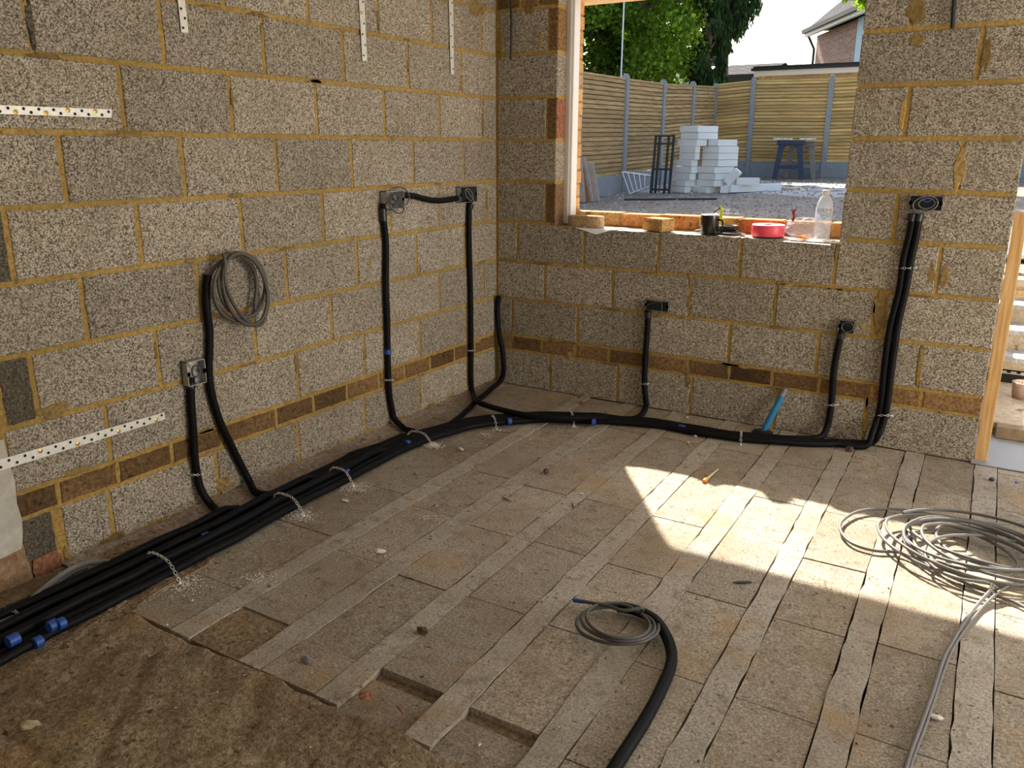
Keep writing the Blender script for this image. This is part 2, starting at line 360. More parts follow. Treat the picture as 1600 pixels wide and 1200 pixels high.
# ---- left wall: every unit as it is bonded, s = distance from the inside corner
LR = [(0, 1, [.32, .768, 1.211, 1.658, 2.105, 2.569, 2.747]),
      (1, 2, [.018, .238, .444, .671, .892, 1.096, 1.328, 1.549, 1.773, 2.065, 2.297, 2.521, 2.74]),
      (2, 3, [.32, .756, 1.194, 1.635, 2.085, 2.54]), (3, 4, [.145, .577, 1.0, 1.406, 1.854, 2.311, 2.765]),
      (4, 5, [.336, .767, 1.217, 1.659, 2.104, 2.564]), (5, 6, [.107, .568, .961, 1.423, 1.875, 2.328, 2.772]),
      (6, 7, [.332, .772, 1.219, 1.67, 2.119, 2.571]), (7, 8, [.141, .544, .979, 1.424, 1.877, 2.333]),
      (8, 9, [.345, .79, 1.242, 1.694, 2.15, 2.611]), (9, 10, [.148, .593, .999, 1.441, 1.87, 2.32]),
      (10, 11, [.33, .78, 1.23, 1.68, 2.13, 2.58]), (11, 12, [.15, .6, 1.05, 1.5, 1.95, 2.4])]
mb = MB(); END = 2.885
mb.box((-.10, -6.2, 0), (-.0015, .0, 2.55), 1)
for (a, b, js) in LR:
    brick = a == 1
    ends = [.012]+js+([END] if js[-1] < END-.06 else [])
    if a in (3, 5): ends = [.012]+js+[2.872]
    for i in range(len(ends)-1):
        s0, s1 = ends[i]+(G if i else 0), ends[i+1]-G
        if s1-s0 < .03: continue
        dark = s0 > 2.70 and a in (0, 3, 5)
        if a == 0 and s0 > 2.70: s0 += .02
        tn = .5+random.uniform(-.38, .38)
        if a == 8 and 1.25 < s0 < 1.6: tn = .3
        if a == 5 and s0 > 2.3: tn = .75
        block_face(mb, s0, s1, Z[a]+G*(.9 if a else .3), Z[b]-G, leftP, 3 if brick else (4 if dark else 0), tn, proud=.003 if not dark else .0012, seed=random.random()*50, jit=.004 if dark else .0028)
for _ in range(60):                                         # mortar squeezed out and smeared at the joints
    a, b, js = random.choice(LR); s = random.choice(js)+random.uniform(-.02, .02) if random.random() < .55 else random.uniform(.05, 2.8)
    z = random.uniform(Z[a], Z[b]) if random.random() < .4 else Z[b]+random.uniform(-.012, .004)
    horizontal = abs(z-Z[b]) < .02
    if not horizontal: s = random.choice(js)+random.uniform(-.008, .008)
    blob(mb, s, z, random.uniform(.02, .06) if horizontal else random.uniform(.006, .013), random.uniform(.005, .010) if horizontal else random.uniform(.02, .05), leftP, 2, random.random(), h=.0042)
for (u, v, ru, rz) in ((600, 418, .02, .03), (655, 420, .012, .03), (668, 340, .014, .013), (693, 340, .014, .013), (577, 410, .012, .03), (350, 755, .05, .035), (745, 12, .09, .045), (700, 2, .06, .02), (205, 208, .05, .02), (85, 640, .06, .025), (118, 735, .06, .012)):
    p = LW(u, v); blob(mb, -p.y, p.z, ru, rz, leftP, 2, .5, h=.004)
p = LW(47, 35); blob(mb, -p.y, p.z, .013, .075, leftP, 4, .2, h=.0048)
# snots of mortar along the foot of the wall
for k in range(46):
    s = random.uniform(.1, 2.7); blob(mb, s, random.uniform(.0, .018), random.uniform(.03, .09), random.uniform(.008, .028), leftP, 2, random.random(), h=random.uniform(.004, .010))
struct(mb, 'wall_left', [M_BLOCK, M_MORTAR, M_SMEAR, M_BRICK, M_BLOCKD])
# ---- older plastered wall beyond the toothed end, standing proud
mb = MB()
def ragged(mb, pts, x0, x1, mi):
    n = len(pts); vs = [(x0, -s, z) for s, z in pts]+[(x1, -s, z) for s, z in pts]
    mb.add(vs, [(i, (i+1) % n, n+(i+1) % n, n+i) for i in range(n)]+[tuple(range(n, 2*n)), tuple(range(n))[::-1]], mi)
edge = [(2.886, .50), (2.882, .43), (2.874, .36), (2.879, .28), (2.872, .22), (2.88, .16), (2.889, .125)]
ragged(mb, edge+[(2.96, .118), (6.2, .11), (6.2, .505)], 0, .0065, 0)
ragged(mb, [(2.868, .005), (2.872, .06), (2.884, .125), (6.2, .118), (6.2, .005)], 0, .005, 1)
ragged(mb, [(2.775, .0), (2.765, .05), (2.79, .075), (2.86, .07), (2.866, .03), (2.86, .0)], -.004, .008, 2)
struct(mb, 'wall_left_old', [M_PLASTER, masonry('old_render_orange', (.34,.21,.12), (.22,.12,.06), (.45,.32,.2), grain=40, bumps=.8), M_BRICKR])
# ---- back wall with the window opening, inner leaf
WX0, WX1, WZ0, WZ1, PX = .385, 1.908, .956, 2.2, 2.585
BR = [(0, 1, [.374, .805, 1.236, 1.682, 2.111]), (1, 2, [.109, .316, .539, .749, .972, 1.213, 1.431, 1.656, 1.883, 2.126, 2.342]),
      (2, 3, [.113, .544, .972, 1.421, 1.86, 2.313]), (3, 4, [.328, .755, 1.194, 1.635, 2.091, 2.14]),
      (4, 5, [.146, .575, 1.01, 1.445, 1.897, 2.334])]
mb = MB()
for (a, b) in (((-.1, 0), (PX-.002, WZ0-.003)), ((-.1, WZ0-.003), (WX0-.002, 2.55)), ((WX1+.002, WZ0-.003), (PX-.002, 2.55)), ((WX0-.002, WZ1), (WX1+.002, 2.55))):
    mb.box((a[0], .0015, a[1]), (b[0], .1, b[1]), 1)
for (a, b, js) in BR:
    ends = [.014]+js+[PX]
    for i in range(len(ends)-1):
        s0, s1 = ends[i]+(G if i else 0), ends[i+1]-(G if i < len(ends)-2 else 0)
        if s1-s0 < .045: continue
        zt = Z[b]-G if a != 4 else (WZ0 if s1 < WX1+.02 and s0 > WX0-.2 else Z[b]-G)
        tn = .5+random.uniform(-.3, .3)
        block_face(mb, s0, s1, Z[a]+G*(.9 if a else .3), zt, backP, 3 if a == 1 else 0, tn if not (a == 1 and 1.44 < s0 < 1.6) else .02, seed=random.random()*50)
for i, k in enumerate(range(5, 11)):
    # left of the window: full block alternates with block plus a cut brick at the reveal
    if i % 2: segs = [(.014, WX0, 0)] 
    else: segs = [(.014, .318, 0), (.335, WX0, 3)]
    if k == 9: segs = [(.03, .322, 0), (.337, WX0, 3)]
    if k == 10: segs = [(.014, .15, 3), (.17, .26, 3), (.28, WX0, 3)]
    for s0, s1, mi in segs: block_face(mb, s0, s1, Z[k]+G, Z[k+1]-G, backP, mi, random.uniform(.25, .6), seed=random.random()*50)
for k, j in ((5, 2.132), (6, 2.361), (7, 2.126), (8, 2.373), (9, 2.095), (10, 2.36)):
    for s0, s1 in ((WX1, j-G*1.1), (j+G*1.1, PX)):
        tn = random.uniform(.35, .65)
        if k == 8 and s0 < 2: tn = .12
        block_face(mb, s0, s1, Z[k]+G*1.3, Z[k+1]-G, backP, 0, tn, seed=random.random()*50)
block_face(mb, WX0, WX1, WZ1, Z[11], backP, 0, .5); block_face(mb, .014, PX, Z[11]+G, Z[12], backP, 0, .5)
for (u, v, ru, rz) in ((1500, 262, .026, .085), (1432, 18, .045, .05), (1432, 62, .03, .03), (1541, 85, .018, .07), (1410, 178, .014, .06), (1376, 490, .028, .10), (1476, 430, .018, .06), (1455, 430, .02, .045), (1437, 575, .012, .08), (828, 15, .03, .03), (845, 65, .01, .05), (781, 75, .015, .08), (1352, 655, .014, .06), (1349, 510, .012, .02), (1075, 595, .02, .03), (890, 555, .02, .02)):
    p = BW(u, v); blob(mb, max(.03, p.x), p.z, ru, rz, backP, 2 if ru > .015 else 1, random.random(), h=.0045)
for _ in range(46):
    a, b, js = random.choice(BR); horizontal = random.random() < .5
    s = random.choice(js) if not horizontal else random.uniform(.05, 2.5); z = Z[b]-.004 if horizontal else random.uniform(Z[a], Z[b])
    if z > .95: z = .74
    blob(mb, s, z, random.uniform(.02, .07) if horizontal else random.uniform(.005, .011), random.uniform(.005, .009) if horizontal else random.uniform(.02, .05), backP, 2, random.random(), h=.004)
# reveal faces of the opening (ends of the units, seen edge on)
for k in range(5, 11):
    z0, z1 = (Z[k]+G if k > 5 else WZ0), Z[k+1]-G
    mi = 0 if (k-5) % 2 else 3
    if k == 7: mi = 5
    mb.box((WX0-.03, .001, z0), (WX0+.003, .098, min(z1, WZ1)), mi, random.random()*.5+.3)
    mb.box((WX1-.003, .001, z0), (WX1+.03, .098, min(z1, WZ1)), 0, .5)
for k in range(0, 12):
    mb.box((PX-.03, .001, Z[k]+.006), (PX+.002, .098, Z[k+1]-.006), 3 if k == 1 else 0, random.random()*.4+.3)
struct(mb, 'wall_back', [M_BLOCK, M_MORTAR, M_SMEAR, M_BRICK, M_BLOCKD, M_BRICKR])
# ---- outer brick leaf
mb = MB(); OZ = 1.032; OY0, OY1 = .205, .305
mb.box((-.3, OY0+.004, -.1), (WX0-.004, OY1-.004, 2.75), 1); mb.box((1.93, OY0+.004, -.1), (PX, OY1-.004, 2.75), 1)
mb.box((WX0-.01, OY0+.004, -.1), (1.95, OY1-.004, OZ-.006), 1); mb.box((WX0-.01, OY0+.004, 2.24), (1.95, OY1-.004, 2.75), 1)
tb = [.62, .48, .9, .75, .98, .7, .35, .6]; x = WX0-.05
for i in range(8):                                          # the course at the sill
    w = .212 if i else .13
    mb.box((x, OY0+random.uniform(-.002, .002), OZ-.068), (min(x+w, 1.94), OY1, OZ+random.uniform(-.002, .003)), 0 if i not in (2, 3, 5) else 2, tb[i], ch=.004); x += w+.012
z = OZ+.008; i = 0
while z < 2.2:
    for xa, xb in (((WX0-.1 if i % 2 else WX0-.2), WX0+random.uniform(-.003, .004)), (1.93, 2.03)):
        mb.box((xa, OY0, z), (xb, OY1+.002, z+.064), 0, random.uniform(.45, .8), ch=.003)
    z += .075; i += 1
struct(mb, 'wall_back_outer', [M_BRICKY, M_MORTAR, masonry('brick_orange', (.58,.24,.09), (.42,.15,.05), (.68,.36,.17), grain=60, bumps=.4, dirt_amt=.2)])
mb = MB(); mb.box((WX0-.02, .098, WZ0-.06), (WX1+.03, OY0+.006, WZ0+.001), 0); mb.box((WX0-.005, .002, WZ0-.02), (WX1+.005, .10, WZ0), 0)
struct(mb, 'window_1', [masonry('pale_sill_mortar', (.62,.56,.48), (.42,.37,.30), (.74,.70,.63), grain=60, bumps=.5, dirt=(.4,.3,.2), dirt_amt=.4)])
mb = MB(); mb.box((WX0-.004, .102, WZ0+.016), (.432, .170, 2.16), 0, ch=.006); mb.box((.405, .098, WZ0+.016), (.415, .104, 2.16), 0)
mb.box((WX0-.03, .105, WZ0), (WX0-.002, .2, 2.2), 1)
tag(mb.build('trim_1', [M_UPVC, M_MORTAR]), kind='structure')
mb = MB(); mb.box((WX0-.15, .20, 2.152), (1.99, .385, 2.24), 0, ch=.003)
tag(mb.build('trim_2', M_TIMBER), kind='structure')
# ---- floor: precast beams with infill blocks, older rough screed at the near left
mb = MB(); Y0, Y1 = -6.2, .0
mb.box((-.05, Y0, -.16), (5.6, .31, -.05), 2)
def bx(n, y): return .292*n + .268 + .030*(-y) - .004       # left edge of beam n
def strip(xa, xb, y0, y1, z, mi, tone, step=.06, rag=.004, thick=.05, seed=0):
    n = max(2, int((y1-y0)/step)); L = []; R = []
    for k in range(n+1):
        y = y0+(y1-y0)*k/n; L.append((xa(y)+rag*nz(y*14, seed, 1)*1.6, y)); R.append((xb(y)+rag*nz(y*14, seed, 7)*1.6, y))
    zz = lambda p: z+.0015*nz(p[0]*9, p[1]*9, seed)
    vs = [(p[0], p[1], zz(p)) for p in L]+[(p[0], p[1], zz(p)) for p in R]+[(p[0], p[1], z-thick) for p in L]+[(p[0], p[1], z-thick) for p in R]
    m = n+1; fs = []
    for k in range(n):
        fs += [(k, m+k, m+k+1, k+1), (k, k+1, 2*m+k+1, 2*m+k), (m+k+1, m+k, 3*m+k, 3*m+k+1)]
    fs += [(0, 2*m, 3*m, m), (n, m+n, 3*m+n, 2*m+n)]
    mb.add(vs, fs, mi, tone)
SCY = -2.82
for n in range(1, 18):
    lo = SCY if n <= 4 else Y0
    strip(lambda y, n=n: bx(n, y), lambda y, n=n: bx(n, y)+.078+.004*(n % 3), lo, -.004, .0012, 1, random.uniform(.4, .7), rag=.005, seed=n*3.1)
J = {0: -.78, 1: -.405, 2: -.875, 3: -.425, 4: -.875, 5: -.47, 6: -.476, 7: -.46}
for n in range(0, 17):
    lo = SCY if n <= 4 else Y0
    j = J.get(n, -.45-.4*((n*7) % 5)/5); js = [-.004]
    y = j+.4425*2
    while y > -.05: y -= .4425
    while y > lo+.05:
        js.append(y); y -= .4425
    js.append(lo)
    xa = (lambda y: .006) if n == 0 else (lambda y, n=n: bx(n, y)+.082+.004*(n % 3)); xb = lambda y, n=n: bx(n+1, y)-.004
    for i in range(len(js)-1):
        y1, y0 = js[i]-.0022, js[i+1]+.0022
        if n in (3, 4) and y0 < -2.7 and y1 < -2.55 and y1 > -2.75:
            strip(xa, xb, y0, y1-.035, -.012, 0, .3, seed=n); strip(xa, xb, y1-.045, y1+.02, -.021, 3, .4, seed=n+.5); continue
        if n == 1 and y1 < -2.55: strip(xa, xb, y0, y1, -.004, 3, .35, seed=n); continue
        strip(xa, xb, y0, y1, random.uniform(-.003, .001), 0, random.uniform(.25, .8) if n else random.uniform(.2, .55), rag=.0015, seed=n*5+i)
# rough screed patch: a displaced grid
NX, NY = 150, 120; xs0, xs1, ys0, ys1 = -.02, 1.80, -4.6, SCY+.0
vs = []
for jy in range(NY+1):
    for ix in range(NX+1):
        fx, fy = ix/NX, jy/NY; x = xs0+(xs1-xs0)*fx; y = ys0+(ys1-ys0)*fy
        top = ys1+.012*nz(x*9, 3)+(.38 if x < .40 else .38*max(0, 1-(x-.40)/.06)) * 1.0
        y = ys0+(top-ys0)*fy
        h = .010*nz(x*5, y*5)+.007*nz(x*16+y*9, y*5-x*3, 5)+.006*nz(x*9, y*70, 9)*(1 if x+y < -1.9 else .5)+.003*nz(x*60, y*40, 3)+.008
        d = abs((x*.78+y*.62)+1.27); h -= .012*math.exp(-(d/.012)**2)*(.5+nz(x*9, y*9))
        h -= .012*math.exp(-(((y+3.33+.05*nz(x*6, 1))/.012)**2))
        if ix in (0, NX) or jy in (0, NY): h = -.05
        vs.append((x, y, h))
fs = [(j*(NX+1)+i, j*(NX+1)+i+1, (j+1)*(NX+1)+i+1, (j+1)*(NX+1)+i) for j in range(NY) for i in range(NX)]
mb.add(vs, fs, 3, .5, True)
# dusty mortar ledge along the foot of the left wall
vs = []; NX, NY = 6, 150
for jy in range(NY+1):
    y = -.05-2.72*jy/NY; w = .10+.035*nz(y*3, 2)+.03*nz(y*11, 4)
    for ix in range(NX+1):
        f = ix/NX; h = (1-f)**1.3*(.020+.010*nz(y*7, f*3))+.004*nz(y*30, f*9)+.002
        vs.append((.002+w*f, y, max(.0005, h) if ix < NX else -.003))
fs = [(j*(NX+1)+i, (j+1)*(NX+1)+i, (j+1)*(NX+1)+i+1, j*(NX+1)+i+1) for j in range(NY) for i in range(NX)]
mb.add(vs, fs, 4, .5, True)
struct(mb, 'floor', [M_FBLOCK, M_FBEAM, M_FBED, M_SCREED, M_LEDGE])
# ---- roof, which carries on as a wide overhang over the window; right-hand wall of the room
mb = MB(); mb.box((-.3, -6.2, 2.55), (5.9, .3, 2.75), 0); struct(mb, 'ceiling', M_CEIL)
mb = MB(); mb.box((-3.0, .31, 2.49), (8.5, .60, 2.75), 0); struct(mb, 'roof', M_WHITE)
mb = MB(); mb.box((5.6, -6.2, 0), (5.75, 1.4, 2.55), 0); struct(mb, 'wall_right', M_BLOCK)
mb = MB(); mb.box((-.1, -6.35, 0), (5.75, -6.2, 2.55), 0); struct(mb, 'wall_front_light_block', M_PLASTER)  # unseen wall added to close the rear and cut fill light
# ---- garden ground, terrace and steps outside
mb = MB(); NX, NY = 80, 120; vs = []
for j in range(NY+1):
    y = .32+ (36-.32)*(j/NY)**1.5
    for i in range(NX+1):
        x = -14+ (2.42+14)*(i/NX) if y < 3 else -17+31*(i/NX)
        vs.append((x, y, gz(y)+.03*nz(x*1.3, y*1.3)+.012*nz(x*7, y*7)))
fs = [(j*(NX+1)+i, j*(NX+1)+i+1, (j+1)*(NX+1)+i+1, (j+1)*(NX+1)+i) for j in range(NY) for i in range(NX)]
for f in fs:
    c = vs[f[0]]; mb.add([vs[q] for q in f], [(0,1,2,3)], 1 if (8.8 < c[1] < 12.6 and -6 < c[0] < 2 and nz(c[0]*.5, c[1]*2) > -.35) or (c[1] < 4.2) else 0, .5, True)
struct(mb, 'ground', [M_GROUND, M_SLABPALE])
mb = MB(); mb.box((2.3, .31, -.2), (7, 1.42, -.002), 0); struct(mb, 'ground_terrace', M_CONC)

# ================================================================ CONDUITS AND CABLES
R = .0155
# lower/outer edge of the bundle on the floor, from the right pier to the near left
EDGE = [(1337,700),(1262,699.5),(1168,693),(1105,685),(1040,673),(1000,668),(960,665.5),(900,663),(840,662.5),(800,665),(740,672),(700,684),(668,694),(608,722),(546,756),(460,800),(380,846),(306,884),(240,920),(200,940),(100,992),(0,1046),(-60,1078)]
EP = smooth_path([FL(u, v, .004) for u, v in EDGE], .03)
def lane(i, k0=0, gap=0.0, stack=0.0):
    out = []
    for k in range(k0, len(EP)):
        a, b = EP[max(0, k-1)], EP[min(len(EP)-1, k+1)]; d = (b-a).normalized(); nn = Vector((d.y, -d.x, 0))
        if nn.x > 0 and k > len(EP)*.45: nn = -nn
        nn = Vector((-d.y, d.x, 0)); nn = -nn                    # towards the wall side
        w = R + i*(2*R+.001)
        s = max(0, (k-len(EP)*.92)/(len(EP)*.08)); w += gap*s*1.5
        p = EP[k]+nn*w; p.z = R+.0045+stack+.0015*math.sin(k*.7+i*2); out.append(p)
    return out
def nearest(p): return min(range(len(EP)), key=lambda k: (EP[k]-Vector((p[0], p[1], .004))).length)
def conduit(name_pts_wall, i, label, gap=0, group='black conduits of the socket wiring', join_px=None, stack=0.0, skip=3, end=None):
    k = nearest(FL(*join_px)); ln = lane(i, min(k+skip, len(EP)-2), gap, stack)
    if end: ln = ln[:end]
    pts = [Vector(p) for p in name_pts_wall] + ln
    o = MB(); o.tube(smooth_path(pts, .014), R, 10)
    ob = o.build('conduit', M_CONDUIT, origin=pts[0]); tag(ob, label, 'conduit', group); return ob, pts
lw = lambda L, off=R+.004: [LW(u, v, off) for u, v in L]
bw = lambda L, off=R+.004: [BW(u, v, off) for u, v in L]
fl = lambda L, z=R+.005: [FL(u, v, z) for u, v in L]
C = {}
C['pierR'], _ = conduit(bw([(1437,336),(1432,367),(1424,405),(1415,455),(1404,502),(1399,535),(1393,577),(1387,627),(1382,655)])+[BW(1372,680,.05)]+fl([(1358,692)]), 1, 'right one of the paired black conduits dropping from the box beside the doorway', join_px=(1337,700))
C['pierL'], _ = conduit(bw([(1427,336),(1421,367),(1412,405),(1405,455),(1393,502),(1387,535),(1382,577),(1377,627),(1371,655)])+[BW(1364,674,.06)]+fl([(1352,697)]), 0, 'left one of the paired black conduits dropping from the box beside the doorway', join_px=(1337,700))
C['b3'], _ = conduit(bw([(1316,517),(1309,545),(1303,580),(1300,620),(1297,645)])+[BW(1292,668,.03)]+fl([(1278,684)]), 2, 'black conduit dropping from the small square box on the back wall', join_px=(1262,697))
C['b4'], _ = conduit(bw([(1013,484),(1011,522),(1008,565),(1007,600),(1009,622)])+[BW(1009,636,.035)]+fl([(1000,650),(980,655)]), 3, 'black conduit dropping from the socket box below the window', join_px=(960,660), end=None)
# from the left wall, turning right along the foot of the back wall
pts = lw([(735,312),(733,330),(733,380),(735,450),(736,540),(736,590)])+[LW(738,612,.035)]+fl([(746,627),(762,634),(790,642),(830,650),(870,653.5),(915,653),(950,653)], .046)
mb = MB(); mb.tube(smooth_path(pts, .014), R, 10); o = mb.build('conduit', M_CONDUIT, origin=pts[0]); tag(o, 'black conduit below the corner-most box, crossing over and running onto the back bundle', 'conduit', 'black conduits of the socket wiring'); C['c5'] = o
cz = [Vector((.022, -.024, BW(779, 465, .024).z))]
pts = [BW(u, v, .024) for u, v in ((779,463),(776.5,482),(780,522),(785,547),(787,577))]+[BW(783,594,.03)]+fl([(772,604)], .02)+fl([(757,617),(745,626),(728,643),(706,661),(683,674)], .020)
for p in pts: p.x = max(p.x, .02)
C['corner'], _ = conduit(pts, 4, 'black conduit rising open-ended in the corner of the two walls', join_px=(668,690), skip=2)
C['c7'], _ = conduit(lw([(598,318),(599,342),(603,380),(603,455),(605,505),(606,560),(608,610),(612,638)])+[LW(617,655,.03)]+fl([(632,670),(644,679)], .02), 5, 'black conduit down the left wall from the box with the white face', join_px=(608,718), skip=2)
C['c8'], coilc = conduit(lw([(325,430),(322,453),(323,485),(327,516),(327,547),(326,578),(329,610),(342,655),(358,690),(374,722)])+[LW(388,749,.03)]+fl([(398,768),(414,773),(434,776)], .022), 6, 'black conduit down the left wall below the hanging loops of grey cable', join_px=(420,822), gap=.03)
C['c9'], _ = conduit(lw([(298,590),(298,620),(302,680),(304,715),(308,742)])+[LW(315,768,.03)]+fl([(331,790),(348,806),(356,812)], .022), 7, 'black conduit below the metal box with the bright knockouts, curving into the bundle', join_px=(330,872), gap=.03)
# further conduits of the bundle that only surface at its near end
for n, (i, st, gap, lab) in enumerate(((1.5, .028, 0, 'black conduit on top of the bundle, nearest the open floor'), (3.5, .028, 0, 'black conduit on top of the middle of the floor bundle'), (5.5, .026, 0, 'black conduit on top of the bundle, on its side nearer the left wall'))):
    k = nearest(FL(620-90*n, 716+50*n)); ln = lane(i, k, gap, st)
    ln[0].z -= .022; ln[1].z -= .012
    mb = MB(); mb.tube(smooth_path(ln, .014), R*.95, 10); o = mb.build('conduit', M_CONDUIT, origin=ln[0]); tag(o, lab, 'conduit', 'black conduits of the socket wiring'); C['t%d' % n] = o
pts = lw([(627,305),(645,306),(664,311),(680,313.5),(695,313),(714,310)], R+.012)
mb = MB(); mb.tube(smooth_path(pts, .012), R*.95, 10); tag(mb.build('conduit', M_CONDUIT, origin=pts[0]), 'short black conduit sagging between the two high boxes', 'conduit', 'black conduits of the socket wiring')
def coup(pts, par, name='conduit_end', r=R+.003, mt=None):
    mb = MB(); mb.tube(pts, r, 12); return mb.build(name, mt or M_BLACK, parent=par)
# sleeves where conduits enter boxes
for key, a, b, f in (('c7', (598,326), (599,345), LW), ('c5', (735,319), (734,326), LW), ('b4', (1013,487), (1012,496), BW), ('b3', (1315,520), (1313,528), BW), ('pierL', (1426,334), (1423,345), BW), ('pierR', (1437,334), (1434,345), BW), ('c9', (298,598), (298,606), LW)):
    coup([f(*a, R+.004), f(*b, R+.004)], C[key])
# blue tape bands: wrapped round the conduit they mark
def band(px, par, z=None, L=.03, n=1):
    if z is None: z = .052
    p = FL(px[0], px[1], z); k = nearest(p); d = (EP[min(k+1, len(EP)-1)]-EP[k-1]).normalized()
    # sit on the axis of the conduit nearest to the seen point
    best = None
    w = sum((Vector(v.co)+par.location for v in par.data.vertices if (Vector(v.co)+par.location-p).length < .035), Vector()); cnt = sum(1 for v in par.data.vertices if (Vector(v.co)+par.location-p).length < .035)
    if cnt: p = w/cnt
    mb = MB(); mb.tube([p-d*L*.5, p+d*L*.5], R+.0014, 12); o = mb.build('tape_band', M_TAPE, parent=par); o['label'] = 'bright blue tape wrapped round the conduit'
for px, key, L in (((20,1000), 't1', .03), ((82,977), 't0', .025), ((68,1004), 'pierL', .022), ((95,974), 't0', .02), ((317,836), 'c8', .03), ((540,737), 'c7', .022), ((636,693), 'c7', .018), ((796,658), 'b4', .02), ((928,659.5), 'pierR', .02), ((1062,669), 'pierR', .03)):
    band(px, C[key], z=.05 if key[0] == 't' else .03, L=L)
def wband(a, b, par, f=LW):
    mb = MB(); mb.tube([f(*a, R+.004), f(*b, R+.004)], R+.002, 12); o = mb.build('tape_band', M_TAPE, parent=par); o['label'] = 'bright blue tape wrapped round the conduit'
wband((606,546), (606,553), C['c7'])
# perforated fixing band holding conduits down
def strap(pts, label, group, rr=.0055):
    pts = smooth_path(pts, .0105); mb = MB()
    for i in range(len(pts)-1):
        d = (pts[i+1]-pts[i]).normalized(); c = (pts[i]+pts[i+1])/2; ax = Vector((0, 0, 1)) if i % 2 else d.cross(Vector((0, 0, 1))); 
        if ax.length < .1: ax = Vector((0, 1, 0))
        ax = ax.normalized(); bt = d.cross(ax).normalized()
        ring = [c + d*math.cos(a)*.0068 + bt*math.sin(a)*rr for a in [2*math.pi*k/8 for k in range(8)]]
        mb.tube(ring, .0014, 5, closed=True)
    o = mb.build('fixing_band', M_ZINC, origin=pts[0]); tag(o, label, 'fixing band', group)
    for q in (pts[0], pts[-1]):
        mb = MB(); mb.lathe([(0, .006), (.005, .005), (.006, 0)], q, 8); mb.build('screw', M_ZINC, parent=o)
def hoop(a, b, label, h=.062):
    A, B = FL(*a, .004), FL(*b, .004); m = (A+B)/2
    strap([A, A.lerp(B, .12)+Vector((0,0,h*.7)), A.lerp(B, .3)+Vector((0,0,h)), A.lerp(B, .7)+Vector((0,0,h*.95)), A.lerp(B, .92)+Vector((0,0,h*.4)), B], label, 'fixing bands over the floor bundle')
hoop((226,884), (281,911), 'zinc fixing band over the widest part of the conduit bundle, with dust at its screw', .068)
hoop((424,790), (474,806), 'zinc fixing band just beyond where the cable-loop conduit joins the bundle', .066)
hoop((512,749), (552,760), 'zinc fixing band over the bundle midway along the left wall', .064)
hoop((634,688), (675,696), 'zinc fixing band where the two left wall drops reach the bundle', .055)
hoop((768,657), (776,671), 'zinc fixing band over the thin bundle near the corner', .04)
hoop((889,650), (897,666), 'zinc fixing band over the bundle below the window', .045)
hoop((1157,683), (1157,695), 'zinc fixing band over the bundle beside the blue pipe', .042)
hoop((4,969), (42,981), 'zinc fixing band over the two strands at the near end', .045)
def wstrap(u0, u1, v, label, f, h=.036, dv=0):
    a, m1, m2, b = f(u0, v, .004), f(u0*.7+u1*.3, v, h), f(u0*.3+u1*.7, v, h), f(u1, v+dv, .004)
    strap([a, m1, m2, b], label, 'fixing bands on the wall drops')
wstrap(1401, 1431, 419, 'zinc fixing band high on the paired conduits beside the doorway', BW)
wstrap(1366, 1394, 649, 'zinc fixing band low on the paired conduits beside the doorway', BW, dv=1)
wstrap(1289, 1309, 633, 'zinc fixing band on the drop from the small square box', BW)
wstrap(1001, 1013, 600, 'zinc fixing band on the drop below the window', BW)
wstrap(600, 615, 594, 'zinc fixing band across the brown brick course on the left wall drop', LW)
wstrap(731, 742, 548, 'zinc fixing band on the drop below the corner-most box', LW)
wstrap(298, 316, 742, 'dark fixing band low on the drop with the bright-faced box', LW)

# ---- socket back boxes
def jbox(name_label, P, s0, z0, w, h, d, faces, group='metal socket boxes on the walls', bright=False):
    # P maps (s, z, depth); box open to the room
    c = P(s0+w/2, z0+h/2, 0); root = empty('socket_box', c, name_label, 'socket box', group); t = .0025
    mb = MB()
    def pb(a, b, mi=0): mb.box(P(*a), P(*b), mi)
    pb((s0, z0, .004), (s0+w, z0+h, .007), 1 if not bright else 0); pb((s0, z0, .004), (s0+t, z0+h, d)); pb((s0+w-t, z0, .004), (s0+w, z0+h, d))
    pb((s0, z0, .004), (s0+w, z0+t, d)); pb((s0, z0+h-t, .004), (s0+w, z0+h, d))
    for q in (.18, .82):                                    # lugs
        pb((s0, z0+h*.5-.008, d-.003), (s0+.012, z0+h*.5+.008, d)); pb((s0+w-.012, z0+h*.5-.008, d-.003), (s0+w, z0+h*.5+.008, d))
    mb.build('shell', [M_GALV, M_STEELD], parent=root)
    for fx, fz, r in faces:                                 # knockouts
        mb = MB(); n = 12; cc = [P(s0+w*fx+r*math.cos(2*math.pi*k/n), z0+h*fz+r*math.sin(2*math.pi*k/n), .0085) for k in range(n)]
        c2 = [p+ (P(0,0,1)-P(0,0,0))*.0015 for p in cc]
        mb.add(cc+c2, [(k, (k+1) % n, n+(k+1) % n, n+k) for k in range(n)]+[tuple(range(n, 2*n))]); mb.build('knockout', M_STRAP if bright else M_HOLE, parent=root)
    return root
def from_px(f, a, b):
    p, q = f(*a, .02), f(*b, .02); s = (lambda r: -r.y) if f is LW else (lambda r: r.x)
    s0, s1 = sorted((s(p), s(q))); z0, z1 = sorted((p.z, q.z)); return s0, z0, s1-s0, z1-z0
s0, z0, w, h = from_px(LW, (286,566), (318,596)); jbox('square metal box with bright knockouts low on the left wall', leftP, s0, z0, w, h, .04, [(.85, .8, .008), (.85, .25, .006), (.55, .85, .006), (.6, .15, .005), (.9, .5, .005), (.7, .62, .004)], bright=True)
